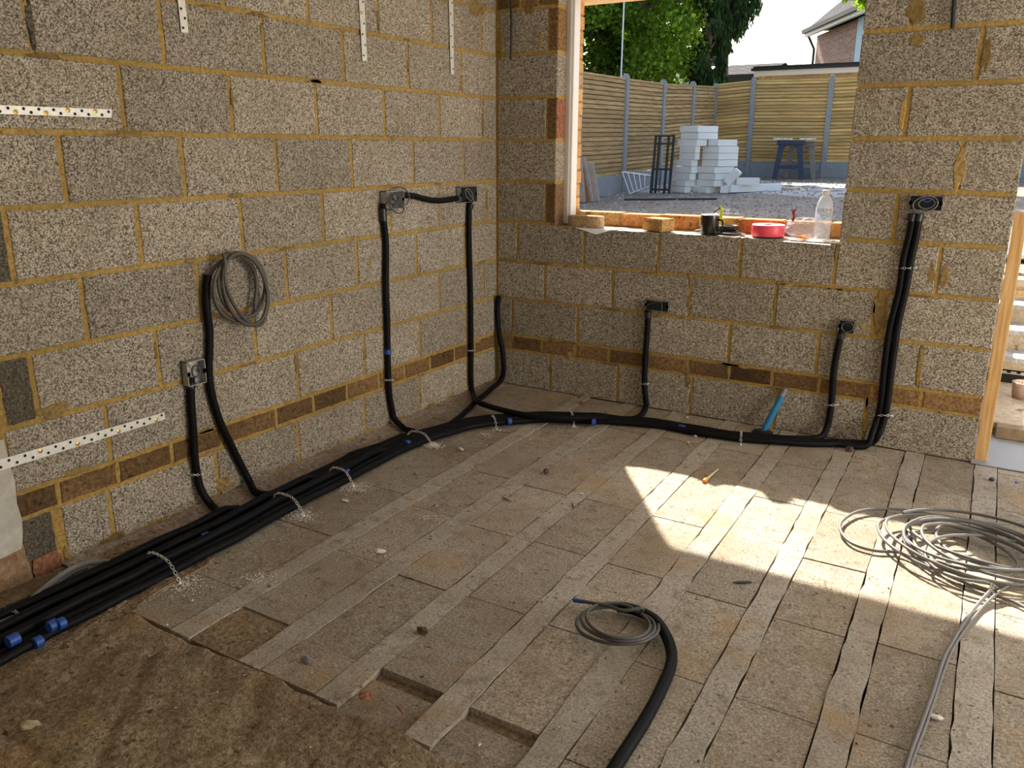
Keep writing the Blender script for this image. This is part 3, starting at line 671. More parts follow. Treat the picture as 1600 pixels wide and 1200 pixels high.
s0, z0, w, h = from_px(LW, (597,299), (626,325)); jbox('box with a white inner face and loose cable curls, high on the left wall', leftP, s0, z0, w, h, .045, [(.85, .7, .006), (.75, .3, .006)], bright=True)
s0, z0, w, h = from_px(LW, (716,292), (742,315)); jbox('dark double box nearest the corner, high on the left wall', leftP, s0, z0, w, h, .035, [(.85, .65, .008), (.8, .3, .008)])
s0, z0, w, h = from_px(BW, (1008,468), (1044,488)); jbox('grey double box below the window on the back wall', backP, s0, z0, w, h, .022, [(.2, .3, .007), (.7, .5, .009)])
s0, z0, w, h = from_px(BW, (1311,499), (1334,522)); jbox('small square box with a wound cable on the back wall', backP, s0, z0, w, h, .025, [(.3, .8, .006)])
s0, z0, w, h = from_px(BW, (1422,305), (1471,330)); jbox('dark double box on the pier beside the doorway', backP, s0, z0, w, h, .022, [(.2, .8, .006), (.85, .6, .006)])
def curl(pts, r, m, label, group=None, cat='cable', closed=False, name='cable', tip=None):
    q = smooth_path(pts, .008, closed); mb = MB(); mb.tube(q, r, 8, closed=closed); o = mb.build(name, m, origin=q[0]); tag(o, label, cat, group)
    if tip: mb = MB(); mb.tube([q[-5], q[-1]+(q[-1]-q[-2])*.3], r*1.25, 8); t = mb.build('tape_end', M_TAPE, parent=o); t['label'] = 'blue taped end'
    return o
def ell(f, cu, cv, ru, rv, off, a0=0, a1=360, n=16, rot=0, doff=0):
    out = []
    for k in range(n+1):
        a = math.radians(a0+(a1-a0)*k/n); x, y = ru*math.cos(a), rv*math.sin(a); r = math.radians(rot)
        out.append(f(cu+x*math.cos(r)-y*math.sin(r), cv+x*math.sin(r)+y*math.cos(r), off+doff*k/n))
    return out
curl([LW(612,294,.05),LW(628,293,.06),LW(639,304,.07),LW(636,318,.06),LW(626,320,.05),LW(616,312,.045),LW(612,302,.05),LW(606,310,.06),LW(603,324,.05),LW(610,328,.05),LW(618,318,.05),LW(624,308,.05),LW(612,304,.05),LW(604,314,.06),LW(616,330,.065),LW(627,333,.06),LW(631,326,.05),LW(622,318,.04),LW(612,310,.012)], .0032, M_CABLED, 'thin dark cable curling out of the box with the white inner face')
curl(ell(LW, 616, 311, 6, 10, .04, 0, 700, 30, 20), .005, M_CABLED, 'dark cable wound tightly inside the box with the white inner face')
curl(ell(LW, 733, 304, 5, 10, .04, 0, 620, 26, -25)+[LW(741,314,.045)], .0028, M_CABLE, 'thin grey cable wound in the dark double box nearest the corner')
curl(ell(BW, 1446, 319, 20, 12, .03, 0, 360, 20, -12)+ell(BW, 1448, 318, 13, 8, .026, 10, 400, 20, -8), .0028, M_CABLE, 'thin grey cable looped in the box beside the doorway')
curl(ell(BW, 1448, 311, 7, 4, .018, 0, 300, 10), .004, M_TAPE, 'blue taped cable end inside the box beside the doorway')
curl(ell(BW, 1324, 511, 9, 8, .03, 150, 860, 34, 0), .0032, M_CABLED, 'dark cable wound in the small square box on the back wall')
curl([BW(1012,488,.02), BW(1008,480,.02), BW(1018,474,.02), BW(1032,472,.018), BW(1034,482,.02), BW(1028,492,.02), BW(1020,497,.02)], .0028, M_CABLED, 'dark cable bending out of the grey box below the window')
curl(ell(LW, 306, 580, 6, 9, .04, 60, 560, 26, 0), .004, M_CABLED, 'dark cable wound in the box with bright knockouts')
# loops of grey cable hanging high on the left wall
P0 = [LW(326,436,.02), LW(334,420,.03), LW(346,408,.035)]
loops = ell(LW, 374, 449, 40, 52, .045, 215, 360+215, 22, 8, .01)+ell(LW, 378, 446, 36, 50, .055, 215, 360+215, 22, -10, .0)+ell(LW, 383, 452, 33, 57, .06, 225, 360+250, 24, -14, .01)
curl(P0+loops[1:], .0075, M_CABLEB, 'grey twin cable hanging in loops from the conduit on the left wall')
curl([LW(349,396,.06), LW(352,412,.07), LW(352,440,.075), LW(362,470,.07), LW(380,496,.06), LW(398,509,.055), LW(412,502,.05), LW(419,470,.05), LW(414,434,.05), LW(404,412,.045), LW(388,399,.045), LW(368,395,.05), LW(380,402,.05), LW(396,420,.04), LW(401,445,.04), LW(399,470,.04), LW(398,493,.045)], .0072, M_CABLEB, 'brownish grey cable crossing in front of the hanging loops, blue tape on its end', tip=True)
# cable coil with conduit in the middle of the floor
pts = fl([(905,1290),(960,1200),(1006,1128),(1034,1075),(1049,1035),(1045,1003),(1027,972),(1005,958),(984,951),(965,948)], R+.006)
mb = MB(); mb.tube(smooth_path(pts, .014), R+.001, 10); o = mb.build('conduit', M_CONDUIT, origin=pts[0]); tag(o, 'single black conduit curving across the open floor to a small cable coil', 'conduit')
ctr = Vector((FL(963,980,.02).x, FL(963,980,.02).y, 0))
cl = [FL(978,952,.024), FL(1000,955,.03)]
for k in range(40):
    a = math.radians(58-k*27.5); rr = .112-.0006*k+.008*math.sin(k*.9); cl.append(Vector((ctr.x+rr*math.cos(a)*1.03, ctr.y+rr*math.sin(a)*1.12, .012+.012*(1+math.sin(k*.45))+.0006*k)))
cl += [FL(1004,950,.055), FL(975,954,.05), FL(950,947,.045), FL(925,942,.04), FL(897,938,.03)]
curl(cl, .0052, M_CABLED, 'small coil of dark grey cable on the open floor, its blue taped end sticking out', tip=True)
# big coil of grey cable, right, partly in the sun
gA = 'grey cable coil by the sunlit patch'
C0 = Vector((2.60, -1.03, 0)); lab = 'loop-wound grey cable heap lying half in the sun at the edge of the lit floor'
pts = [FL(1700,800,.02), FL(1600,815,.02), FL(1540,817,.02), FL(1440,801,.02), FL(1390,795,.02), FL(1345,798,.02), FL(1318,812,.02), FL(1313,828,.02), FL(1330,848,.016), FL(1365,860,.014), FL(1405,863,.014), FL(1440,872,.02)]
tot = 9; n = 20
for k in range(tot*n):
    a = math.radians(200+360*k/n); lo = k//n; f = k/n
    rr = .20+.045*math.sin(f*2.3)+.018*math.sin(f*7.1); cx = C0.x+.045+.05*math.sin(f*1.7); cy = C0.y-.02+.04*math.cos(f*1.3)
    # the heap is longer away from the camera's left
    q = Vector((rr*math.cos(a)*1.15, rr*math.sin(a)*.95)); t = math.radians(-25)
    pts.append(Vector((cx+q.x*math.cos(t)-q.y*math.sin(t), cy+q.x*math.sin(t)+q.y*math.cos(t), .010+.006*lo+.010*(1+math.sin(f*3.7+a)))))
curl(pts, .0058, M_CABLE, lab)
pts = [FL(1700,1010,.02), FL(1600,948,.012), FL(1560,932,.012), FL(1500,905,.014), FL(1445,870,.03), FL(1420,850,.05), FL(1412,832,.06), FL(1420,818,.06), FL(1450,808,.06), FL(1500,812,.05), FL(1560,832,.04), FL(1620,862,.03), FL(1700,900,.03)]
curl(pts, .0055, M_CABLE, 'grey cable arching over the heap and running off past the doorway side')
pts = [FL(1700,880,.02), FL(1600,850,.03), FL(1560,842,.04), FL(1520,836,.05), FL(1475,838,.06), FL(1450,850,.06), FL(1446,868,.05), FL(1462,888,.04), FL(1500,904,.05), FL(1540,910,.05), FL(1560,920,.03)]
curl(pts, .0052, M_CABLE, 'grey cable loop lying on top of the heap, running away in the shade')
pts = [FL(1552,912,.05), FL(1545,925,.03), FL(1527,945,.014), FL(1508,970,.012), FL(1487,1005,.012), FL(1474,1030,.012), FL(1458,1080,.012), FL(1440,1130,.012), FL(1420,1185,.012), FL(1400,1260,.012)]
curl(pts, .0058, M_CABLE, 'flat grey cable leaving the heap toward the nearest part of the floor')
pts = [FL(1575,915,.04), FL(1560,925,.03), FL(1536,948,.012), FL(1514,975,.010), FL(1492,1008,.010), FL(1480,1034,.010), FL(1462,1086,.010), FL(1446,1134,.010), FL(1425,1190,.010), FL(1406,1262,.010)]
curl(pts, .0042, M_CABLE, 'thinner grey cable lying alongside the flat one across the near floor')
# pair of grey cables beside the bundle at the near left
curl(fl([(-20,985),(10,968),(40,945),(75,915),(110,890),(140,879),(172,878)], .03), .010, M_CONC, 'thick grey cable arching beside the wall at the near end of the bundle')
curl(fl([(-20,1000),(12,972),(44,949),(80,919),(112,896),(136,886)], .02), .007, M_CABLE, 'thin grey cable beside the thick one at the near end of the bundle')
curl([BW(797,-30,.02), BW(799,40,.02), BW(798,94,.02)], .006, M_STEELD, 'dark thin rod hanging down the back wall beside the corner', cat='rod', name='metal_rod')
curl([BW(1494,-40,.022), BW(1491,0,.022), BW(1488,44,.022)], .009, M_STEELD, 'dark thick rod hanging down the pier beside the doorway', cat='rod', name='metal_rod')
mb = MB(); pa, pb = FL(1190,679,-.02), BW(1228,607,.02); d = (pb-pa)
mb.tube([pa, pa+d*.5, pb-d*.16], .0155, 14); o = mb.build('water_pipe', M_PIPEBLUE, origin=pa); tag(o, 'blue plastic pipe leaning out of a hole at the foot of the back wall', 'pipe')
mb = MB(); mb.tube([pb-d*.17, pb], .0145, 14); e = mb.build('pipe_tip', M_GALV, parent=o); e['label'] = 'silver taped end'
mb = MB(); mb.lathe([(0, .0065), (.05, .0065), (.052, .004)], (FL(1192,676).x, FL(1192,676).y-.005, 0), 14); struct(mb, 'floor_hole', M_HOLE)

# ---- flat perforated restraint straps on the left wall
def flatstrap(corners, holes, label, fixings=()):
    # corners: four pixels on the left wall plane, in order round the strap
    P = [LW(u, v, .008) for u, v in corners]; Q = [p+Vector((.002, 0, 0)) for p in P]
    mb = MB(); mb.add(P+Q, [(0,1,5,4),(1,2,6,5),(2,3,7,6),(3,0,4,7),(4,5,6,7),(3,2,1,0)])
    root = mb.build('restraint_strap', M_STRAP, origin=(P[0]+P[2])/2); tag(root, label, 'strap', 'perforated metal straps on the left wall')
    a, b, c, d = P
    def at(t, w): return (a.lerp(b, t)).lerp(d.lerp(c, t), w)
    for i in range(holes):
        t = (i+.5)/holes; w = .3 if i % 2 else .7
        p = at(t, w); fx = i in fixings
        mb = MB(); r = .0048 if not fx else .0075
        mb.lathe([(0, .0035 if not fx else .005), (r, .0030)], (0,0,0), 10, M=Matrix.Translation(p) @ Matrix.Rotation(math.pi/2, 4, 'Y'))
        mb.build('screw' if fx else 'hole', M_SCREW if fx else M_HOLE, parent=root)
flatstrap([(-60,162),(174,171),(174,184),(-60,176)], 20, 'pale perforated strap fixed level, high at the near end of the left wall', (6, 10, 13, 17))
flatstrap([(-60,735),(256,644),(258,655),(-60,754)], 28, 'long pale perforated strap sloping low across the left wall', (9, 14, 20, 26))
flatstrap([(273,-40),(283,51),(294,51),(284,-40)], 6, 'upright pale strap nearest the camera at the top of the left wall', (1,))
flatstrap([(558,-40),(566,95),(573,95),(567,-40)], 8, 'upright zinc strap halfway along the top of the left wall', (3,))
flatstrap([(700,-40),(704,116),(709,116),(707,-40)], 9, 'narrow upright strap nearest the corner on the left wall', (3,))

# ---- doorway: timber stud, membrane, threshold board, steps
a, b = FL(1517,719,0), FL(1543,722,0)
mb = MB(); mb.box((PX+.006, .03, .002), (PX+.058, .088, 1.125), 0, ch=.002); o = mb.build('timber_stud', M_TIMBER, origin=(PX+.03, .06, 0)); tag(o, 'new timber stud standing against the end of the pier at the doorway', 'timber stud')
mb = MB(); mb.box((PX-.004, -.03, .004), (4.6, .36, .007), 0); o = mb.build('floor_membrane', M_MEMB, origin=(3.4, .1, .004)); tag(o, 'grey textured membrane laid across the doorway', 'membrane')
mb = MB(); mb.box((2.45, .52, .0), (5.2, 1.415, .062), 0, ch=.004); struct(mb, 'ground_patio', M_SAND)
mb = MB(); mb.box((2.66, .44, .0), (5.2, .515, .060), 0, ch=.004); o = mb.build('threshold_timber', M_OLDTIMBER, origin=(3.5, .5, 0)); tag(o, 'weathered timber edging along the sunlit patio', 'timber')
ys = [1.42, 1.665, 1.936, 2.153, 2.385]; zs = [.208, .327, .440]
mb = MB()
for k in range(3):
    mb.box((2.45, ys[k], 0), (6, ys[k+1]+.3, zs[k]-.03), 0); mb.box((2.45, ys[k]-.012, zs[k]-.03), (6, ys[k+1]+.3, zs[k]), 1, ch=.004)
mb.box((2.45, ys[3], 0), (6, 3.0, .47), 0)
struct(mb, 'garden_steps', [M_SAND, M_SLABPALE])
mb = MB(); mb.box((2.5, 1.385, .062), (4.6, 1.418, .135), 0, ch=.003); o = mb.build('drain_channel', M_BLACK, origin=(3.4, 1.4, .062)); tag(o, 'black drainage channel with a galvanised edge at the foot of the garden steps', 'drain')
mb = MB(); mb.box((2.5, 1.375, .135), (4.6, 1.418, .142), 0); mb.box((2.5, 1.375, .118), (4.6, 1.379, .142), 0)
for k in range(40): mb.box((2.52+k*.05, 1.372, .125), (2.54+k*.05, 1.376, .135), 1)
mb.build('channel_edge', [M_ZINC, M_HOLE], parent=o)
mb = MB(); mb.box((2.5, 2.15, .47), (5.2, 2.19, .500), 0, ch=.003); o = mb.build('timber_batten', M_TIMBER, origin=(3.4, 2.2, .47)); tag(o, 'yellow timber batten on the top garden step', 'timber')
mb = MB(); mb.box((2.5, 2.20, .47), (5.2, 2.39, .565), 0, ch=.006); o = mb.build('stone_edging', M_SAND, origin=(3.4, 2.3, .47)); tag(o, 'pale stone edging above the top garden step', 'edging')
mb = MB(); mb.box((2.3, 2.39, .3), (12, 14.2, .585), 0); struct(mb, 'ground_upper', M_GROUND)
mb = MB(); mb.lathe([(0, 0), (.05, 0), (.062, .09), (.055, .092), (.045, .01), (0, .01)], (FL(1597,622,.062).x, FL(1597,622,.062).y, .062), 18); o = mb.build('plant_pot', M_PINKSTONE); tag(o, 'small terracotta-pink pot on the patio at the edge of view', 'pot')

# ================================================================ ON THE SILL
SZ = WZ0+.0015
def on_sill(u, v, ymin=.03, ymax=.18):
    p = FL(u, v, SZ)
    y = min(max(p.y, ymin), ymax); q = BW(u, v, -y); return Vector((q.x, y, SZ))
RZ = lambda a: Matrix.Rotation(math.radians(a), 4, 'Z')
# rounded brick
p = on_sill(916, 350, .06, .06)
def prism(mb, outline, z0, z1, mi=0, t=.5, M=None, ins=.004):
    n = len(outline); a = [Vector((x, y, z0)) for x, y in outline]; cx = sum(x for x, y in outline)/n; cy = sum(y for x, y in outline)/n
    b = [Vector((x, y, z1-ins)) for x, y in outline]; c = [Vector((cx+(x-cx)*(1-ins*18), cy+(y-cy)*(1-ins*18), z1)) for x, y in outline]
    vs = a+b+c
    if M is not None: vs = [M @ v for v in vs]
    mb.add(vs, [(i, (i+1) % n, n+(i+1) % n, n+i) for i in range(n)]+[(n+i, n+(i+1) % n, 2*n+(i+1) % n, 2*n+i) for i in range(n)]+[tuple(range(2*n, 3*n)), tuple(range(n))[::-1]], mi, t)
mb = MB(); ol = []
for k in range(40):
    a = 2*math.pi*k/40; ca, sa = math.cos(a), math.sin(a); e = .5
    ol.append((.104*math.copysign(abs(ca)**e, ca)+.002*nz(k, 1), .046*math.copysign(abs(sa)**.8, sa)))
prism(mb, ol, 0, .062, M=Matrix.Translation((p.x, .058, SZ+.004)) @ RZ(3))
o = mb.build('brick', masonry('brick_buff', (.42,.27,.14), (.26,.16,.08), (.55,.38,.22), grain=70, dirt_amt=.3)); tag(o, 'round-nosed buff brick lying on the paper at the left end of the sill', 'brick')
mb = MB(); m4 = Matrix.Translation((BW(1028,350,-.07).x, .078, SZ+.036)) @ RZ(-28)
bm = bmesh.new(); bmesh.ops.create_cube(bm, size=1)
for v in bm.verts: v.co = Vector((v.co.x*.155, v.co.y*.10, v.co.z*.066))
bmesh.ops.bevel(bm, geom=bm.edges[:], offset=.006, segments=2, affect='EDGES'); bmesh.ops.subdivide_edges(bm, edges=bm.edges[:], cuts=2, use_grid_fill=True)
for v in bm.verts: v.co += v.co.normalized()*(.006*nz(v.co.x*30, v.co.y*30, v.co.z*30))
bm.verts.index_update(); mb.add([m4 @ v.co for v in bm.verts], [[v.index for v in f.verts] for f in bm.faces]); bm.free()
o = mb.build('brick', M_BRICKY); tag(o, 'rough yellow brick with a pitted end, lying skewed on the sill', 'brick')
# papers
def sheet(pix, label, mats, zf, thick=.0008):
    P = [zf(u, v) for u, v in pix]; n = len(P); Q = [q+Vector((0, 0, thick)) for q in P]; mb = MB()
    mb.add(P+Q, [(i, (i+1) % n, n+(i+1) % n, n+i) for i in range(n)]+[tuple(range(n, 2*n)), tuple(range(n))[::-1]])
    o = mb.build('paper_sheet', mats); tag(o, label, 'paper'); return o
X = lambda u, y: BW(u, 358, -y).x
mb = MB()
P = [(X(884,.0), .01, SZ+.001), (X(905,.12), .15, SZ+.001), (X(980,.12), .15, SZ+.001), (X(960,.0), -.005, SZ+.002)]
Q = [(p_[0], p_[1], p_[2]+.0012) for p_ in P]
mb.add(P+Q, [(0,1,5,4),(1,2,6,5),(2,3,7,6),(3,0,4,7),(4,7,6,5),(0,3,2,1)][:4]+[(4,5,6,7),(3,2,1,0)])
tip = BW(931, 366.5, .03); A_, B_ = Vector((X(900,0), -.004, SZ+.002)), Vector((X(958,0), -.004, SZ+.002))
mb.add([A_, B_, tip, A_+Vector((0,-.0012,.001)), B_+Vector((0,-.0012,.001)), tip+Vector((0,-.0012,.001))], [(0,1,2),(3,5,4),(0,3,4,1),(1,4,5,2),(2,5,3,0)])
mb.add([tip+Vector((-.05,.012,.012)), tip+Vector((-.01,.012,.014)), tip+Vector((-.015,.006,.006)), tip+Vector((-.05,.010,.010))], [(0,3,2,1)], 1)
o = mb.build('paper_sheet', [M_PAPER, M_PAPERB]); tag(o, 'white and pale blue paper under the round-nosed brick, one corner hanging over', 'paper')
mb = MB(); P = [(X(1226,0), -.022, SZ-.006), (X(1245,.05), .07, SZ+.001), (X(1300,.05), .085, SZ+.001), (X(1302,0), -.028, SZ-.010)]
Q = [(a[0], a[1], a[2]+.0012) for a in P]; mb.add(P+Q, [(0,1,5,4),(1,2,6,5),(2,3,7,6),(3,0,4,7),(4,5,6,7),(3,2,1,0)])
o = mb.build('paper_sheet', M_PAPER); tag(o, 'blank white paper under the clear bag at the right end of the sill', 'paper')
# mug
c = Vector((X(1108,.045), .048, SZ)); root = empty('mug', c, 'plain black mug standing on the edge of the sill', 'mug')
mb = MB(); mb.lathe([(0, 0), (.040, 0), (.0445, .004), (.0455, .1)], c, 32); mb.build('body', M_MUG, parent=root)
mb = MB(); mb.lathe([(.0455, .1), (.044, .103), (.0425, .1), (.041, .012), (0, .010)], c, 32); e = mb.build('rim', M_CERAM, parent=root); e['label'] = 'white glazed inside and rim'
mb = MB(); mb.tube(smooth_path([c+Vector((.044, -.004, .078)), c+Vector((.066, -.01, .076)), c+Vector((.073, -.012, .052)), c+Vector((.063, -.01, .03)), c+Vector((.043, -.004, .026))], .005), .0055, 8); mb.build('handle', M_MUG, parent=root)
# tools beside the mug
c = Vector((X(1116,.13), .15, SZ+.064)); root = empty('cable_cutter', c, 'yellow-green tool with a black jaw leaning up behind the mug', 'hand tool')
mb = MB(); mb.tube(smooth_path([Vector((X(1119,.13), .165, SZ+.002)), Vector((X(1121,.13), .17, SZ+.08)), Vector((X(1122,.13), .172, SZ+.115)), Vector((X(1118,.13), .172, SZ+.135))], .01), [.008]*0 or .009, 8, flat=.6); mb.build('grip', M_HIVIS, parent=root)
mb = MB(); mb.tube([Vector((X(1120,.13), .17, SZ+.130)), Vector((X(1110,.13), .168, SZ+.105))], .008, 8, flat=.5); mb.build('jaw', M_BLACK, parent=root)
def ringo(cu, y, z, R0, R1, h, label, name='pipe_ring', m=M_BLACK):
    c = Vector((X(cu, y), y, SZ+z)); mb = MB(); mb.lathe([(R0, 0), (R1, 0), (R1, h), (R0, h), (R0, 0)], c, 28); o = mb.build(name, m, origin=c); tag(o, label, 'pipe fitting', 'black fittings beside the mug')
ringo(1135, .13, .0, .030, .047, .024, 'thick black ring lying flat behind the mug handle')
ringo(1138, .13, .025, .036, .050, .020, 'thinner black ring resting on top of the thick one')
for (a, b, lab, r) in (((1086,.08), (1103,.16), 'short grey and black tool at the near side of the mug', .011), ((1118,.02), (1160,.06), 'long black pry bar lying along the sill edge by the mug', .009), ((1140,.085), (1166,.10), 'black tool handle lying behind the pry bar', .010)):
    A1, B1 = Vector((X(*a), a[1], SZ+r)), Vector((X(*b), b[1], SZ+r)); mb = MB(); mb.tube([A1, A1.lerp(B1, .3), A1.lerp(B1, .8), B1], [r*.7, r, r*.8, r*.4], 8, flat=.8); o = mb.build('hand_tool', M_STEELD if r != .011 else M_GREYWOOD, origin=A1); tag(o, lab, 'hand tool')
mb = MB(); mb.box((X(1156,.05), .06, SZ), (X(1163,.05), .078, SZ+.012), 0, ch=.002); o = mb.build('wood_offcut', M_TIMBER); tag(o, 'tiny pale wood offcut between the tools and the pink tape', 'wood offcut')
# tape roll
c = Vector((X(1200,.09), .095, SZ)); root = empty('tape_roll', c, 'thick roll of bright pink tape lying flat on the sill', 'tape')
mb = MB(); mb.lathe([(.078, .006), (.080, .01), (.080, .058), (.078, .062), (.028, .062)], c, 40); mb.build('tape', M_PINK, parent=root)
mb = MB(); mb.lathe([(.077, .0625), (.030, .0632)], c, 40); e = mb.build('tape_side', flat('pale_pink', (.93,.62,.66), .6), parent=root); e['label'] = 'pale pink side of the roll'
mb = MB(); mb.lathe([(.028, .063), (.026, .063), (.026, .0), (.074, .0), (.078, .006)], c, 32); e = mb.build('core', M_STEELD, parent=root); e['label'] = 'dark cardboard core'
# bottle
c = Vector((X(1285,.15), .15, SZ)); root = empty('water_bottle', c, 'clear water bottle with a blue and pink label at the right end of the sill', 'bottle')
k = 1.0
mb = MB(); mb.lathe([(0, .004), (.028, 0), (.037, .006), (.0375, .05), (.0350, .062), (.0375, .075), (.0385, .150), (.036, .170), (.026, .195), (.014, .210), (.014, .218)], c, 28); mb.build('body', M_CLEAR, parent=root)
mb = MB(); mb.lathe([(.0388, .095), (.0392, .098), (.0392, .148), (.0388, .151)], c, 28); mb.build('label_band', M_LABEL, parent=root)
mb = MB(); mb.lathe([(.0155, .212), (.017, .213), (.017, .232), (.015, .235), (0, .235)], c, 20); e = mb.build('cap', M_WHITE, parent=root); e['label'] = 'white screw cap'
# crumpled clear bag
c = Vector((X(1256,.07), .088, SZ+.052)); root = empty('clear_bag', Vector((c.x, c.y, SZ)), 'crumpled clear plastic bag with orange crumbs lying before the bottle', 'bag')
bm = bmesh.new(); bmesh.ops.create_icosphere(bm, subdivisions=4, radius=1)
for v in bm.verts:
    d = v.co.normalized(); r = 1+.30*nz(d.x*2.2, d.y*2.2, d.z*2.2+3)+.20*abs(nz(d.x*5, d.y*5, d.z*5+8))
    v.co = Vector((d.x*r*.094, d.y*r*.052, d.z*r*.050))
    if v.co.z < -.049: v.co.z = -.049
mb = MB(); bm.verts.index_update(); mb.add([c+v.co for v in bm.verts], [[v.index for v in f.verts] for f in bm.faces], smooth=False); bm.free(); mb.build('film', M_BAG, parent=root)
mb = MB()
for k in range(14):
    q = Vector((X(1254,.02)+random.uniform(-.03, .03), .05+random.uniform(-.012, .02), SZ+.008+random.uniform(0, .01))); mb.box(q-Vector((.006,.005,.004)), q+Vector((.006,.005,.004)))
e = mb.build('crumbs', M_ORANGE, parent=root); e['kind'] = 'stuff'
mb = MB(); a1 = Vector((X(1236,.07), .085, SZ+.085)); mb.tube([a1, a1+Vector((.006, 0, .02)), a1+Vector((.0, 0, .045)), a1+Vector((.012, 0, .058))], [.008, .005, .009, .003], 7, flat=.5); e = mb.build('twisted_neck', M_RED, parent=root); e['label'] = 'dark red twisted end'

# ================================================================ DEBRIS ON THE FLOOR
def lump(u, v, sx, sy, sz, m, name, label, cat, group=None, rot=0, seed=0, z=0.0):
    p = FL(u, v, z); bm = bmesh.new(); bmesh.ops.create_icosphere(bm, subdivisions=2, radius=1)
    for w in bm.verts:
        d = w.co.normalized(); r = 1+.45*nz(d.x*1.6+seed, d.y*1.6, d.z*1.6+seed)
        w.co = RZ(rot) @ Vector((d.x*r*sx, d.y*r*sy, max(-.75, d.z*r)*sz))
    zlo = min(w.co.z for w in bm.verts); bm.verts.index_update(); mb = MB()
    mb.add([Vector((p.x, p.y, z+.0035-zlo))+w.co for w in bm.verts], [[w.index for w in f.verts] for f in bm.faces]); bm.free()
    o = mb.build(name, m, origin=(p.x, p.y, z+.003)); tag(o, label, cat, group)
gd = 'debris scattered on the floor'
for args in ((853,741,.011,.014,.014,M_DEBRISB,'stone','dark upright stone chip on the floor between two beams, near the middle','stone',gd,0,1),
  (660,990,.020,.012,.010,M_DEBRISB,'brick_fragment','dark brown brick fragment on the infill block above the sunken gap','brick fragment',gd,0,2),
  (480,1035,.022,.010,.008,M_DEBRISG,'mortar_lump','grey crusty lump on the block beside the rough screed','lump',gd,0,3),
  (1327,706,.022,.016,.014,M_DEBRISB,'brick_fragment','brown brick fragment below the end of the paired conduits','brick fragment',gd,0,4),
  (246,833,.018,.016,.016,M_PINKSTONE,'stone','pinkish stone on the dusty ledge against the left wall','stone',gd,0,5),
  (720,704,.022,.008,.007,M_DEBRISW,'plastic_plug','white tapered plug lying beyond the bundle strap','plug',gd,-20,6),
  (681,794,.010,.008,.008,M_DEBRISG,'mortar_lump','small blue-grey lump between the second and third beams','lump',gd,30,7),
  (650,743,.012,.007,.006,M_DEBRISG,'mortar_lump','small grey lump close to the floor bundle','lump',gd,10,8),
  (540,784,.018,.010,.003,M_DEBRISW,'paper_scrap','pale paper scrap beside the second fixing band','scrap',gd,0,9),
  (594,865,.020,.012,.008,M_DEBRISW,'paper_scrap','crumpled white scrap on the beam beside the ochre stain','scrap',gd,30,10),
  (1463,1124,.018,.010,.004,M_DEBRISW,'paper_scrap','white crumpled scrap beside the cables on the near floor','scrap',gd,0,11),
  (1549,752,.012,.012,.008,M_BLACK,'black_lump','black lump on the block by the doorway membrane','lump',gd,0,12),
  (10,1072,.010,.006,.003,M_DEBRISW,'plaster_flake','oval white flake on the screed at the near left','flake',gd,0,13),
  (48,1138,.028,.018,.008,M_SAND,'stone','flat tan stone set in the rough screed','stone',gd,20,14),
  (60,1148,.014,.004,.002,M_DEBRISW,'plaster_flake','white sliver beside the flat tan stone','flake',gd,40,15),
  (792,782,.030,.005,.003,M_BRICKR,'dry_leaf','thin reddish curled leaf on the third beam','leaf',gd,-15,16),
  (570,1092,.018,.012,.010,M_BRICKR,'dry_leaf','reddish brown leaf in the sunken gap','leaf',gd,50,17),
  (625,1112,.026,.003,.003,M_BRICKR,'twig','thin reddish twig in the sunken gap','twig',gd,-25,18),
  (895,792,.030,.003,.003,M_DEBRISB,'twig','thin dark twig lying across the block near the middle','twig',gd,-55,19),
  (908,773,.012,.003,.003,M_DEBRISW,'plaster_flake','short white sliver near the dark twig','flake',gd,20,20),
  (1160,912,.032,.007,.003,M_STEELD,'metal_strip','small grey metal strip at the beam edge beside the lit patch','metal strip',gd,35,21),
  (1587,756,.006,.004,.004,M_TAPE,'tape_scrap','tiny blue scrap near the membrane','scrap',gd,0,22),
  (1583,805,.012,.004,.002,M_PAPERB,'tape_scrap','pale blue scrap near the cable heap in the shade','scrap',gd,0,23),
  (905,622,.014,.008,.004,M_DEBRISB,'dry_leaf','brown leaf on the floor near the back wall','leaf',gd,0,24),
  (910,631,.016,.010,.006,M_BRICKR,'brick_fragment','small red brick fragment behind the bundle','brick fragment',gd,0,25),
  (1075,693,.010,.007,.006,M_SAND,'stone','left one of the two buff pebbles in front of the bundle','stone',gd,0,26),
  (1086,684,.010,.007,.006,M_SAND,'stone','right one of the two buff pebbles touching the bundle','stone',gd,0,27),
  (1073,654,.010,.007,.005,M_SAND,'stone','buff pebble behind the bundle near the blue pipe','stone',gd,0,28)):
    lump(*args)
p, q = FL(1102,750,.008), FL(1122,733,.008); mb = MB(); mb.tube([p, p.lerp(q, .3), q], [.008, .006, .003], 10); o = mb.build('wall_plug', M_SAND, origin=p); tag(o, 'pale tapered stick with an orange end lying above the lit patch', 'stick', gd)
mb = MB(); mb.tube([p-(q-p)*.12, p+(q-p)*.08], .0088, 10); mb.build('orange_end', M_ORANGE, parent=o)
mb = MB()
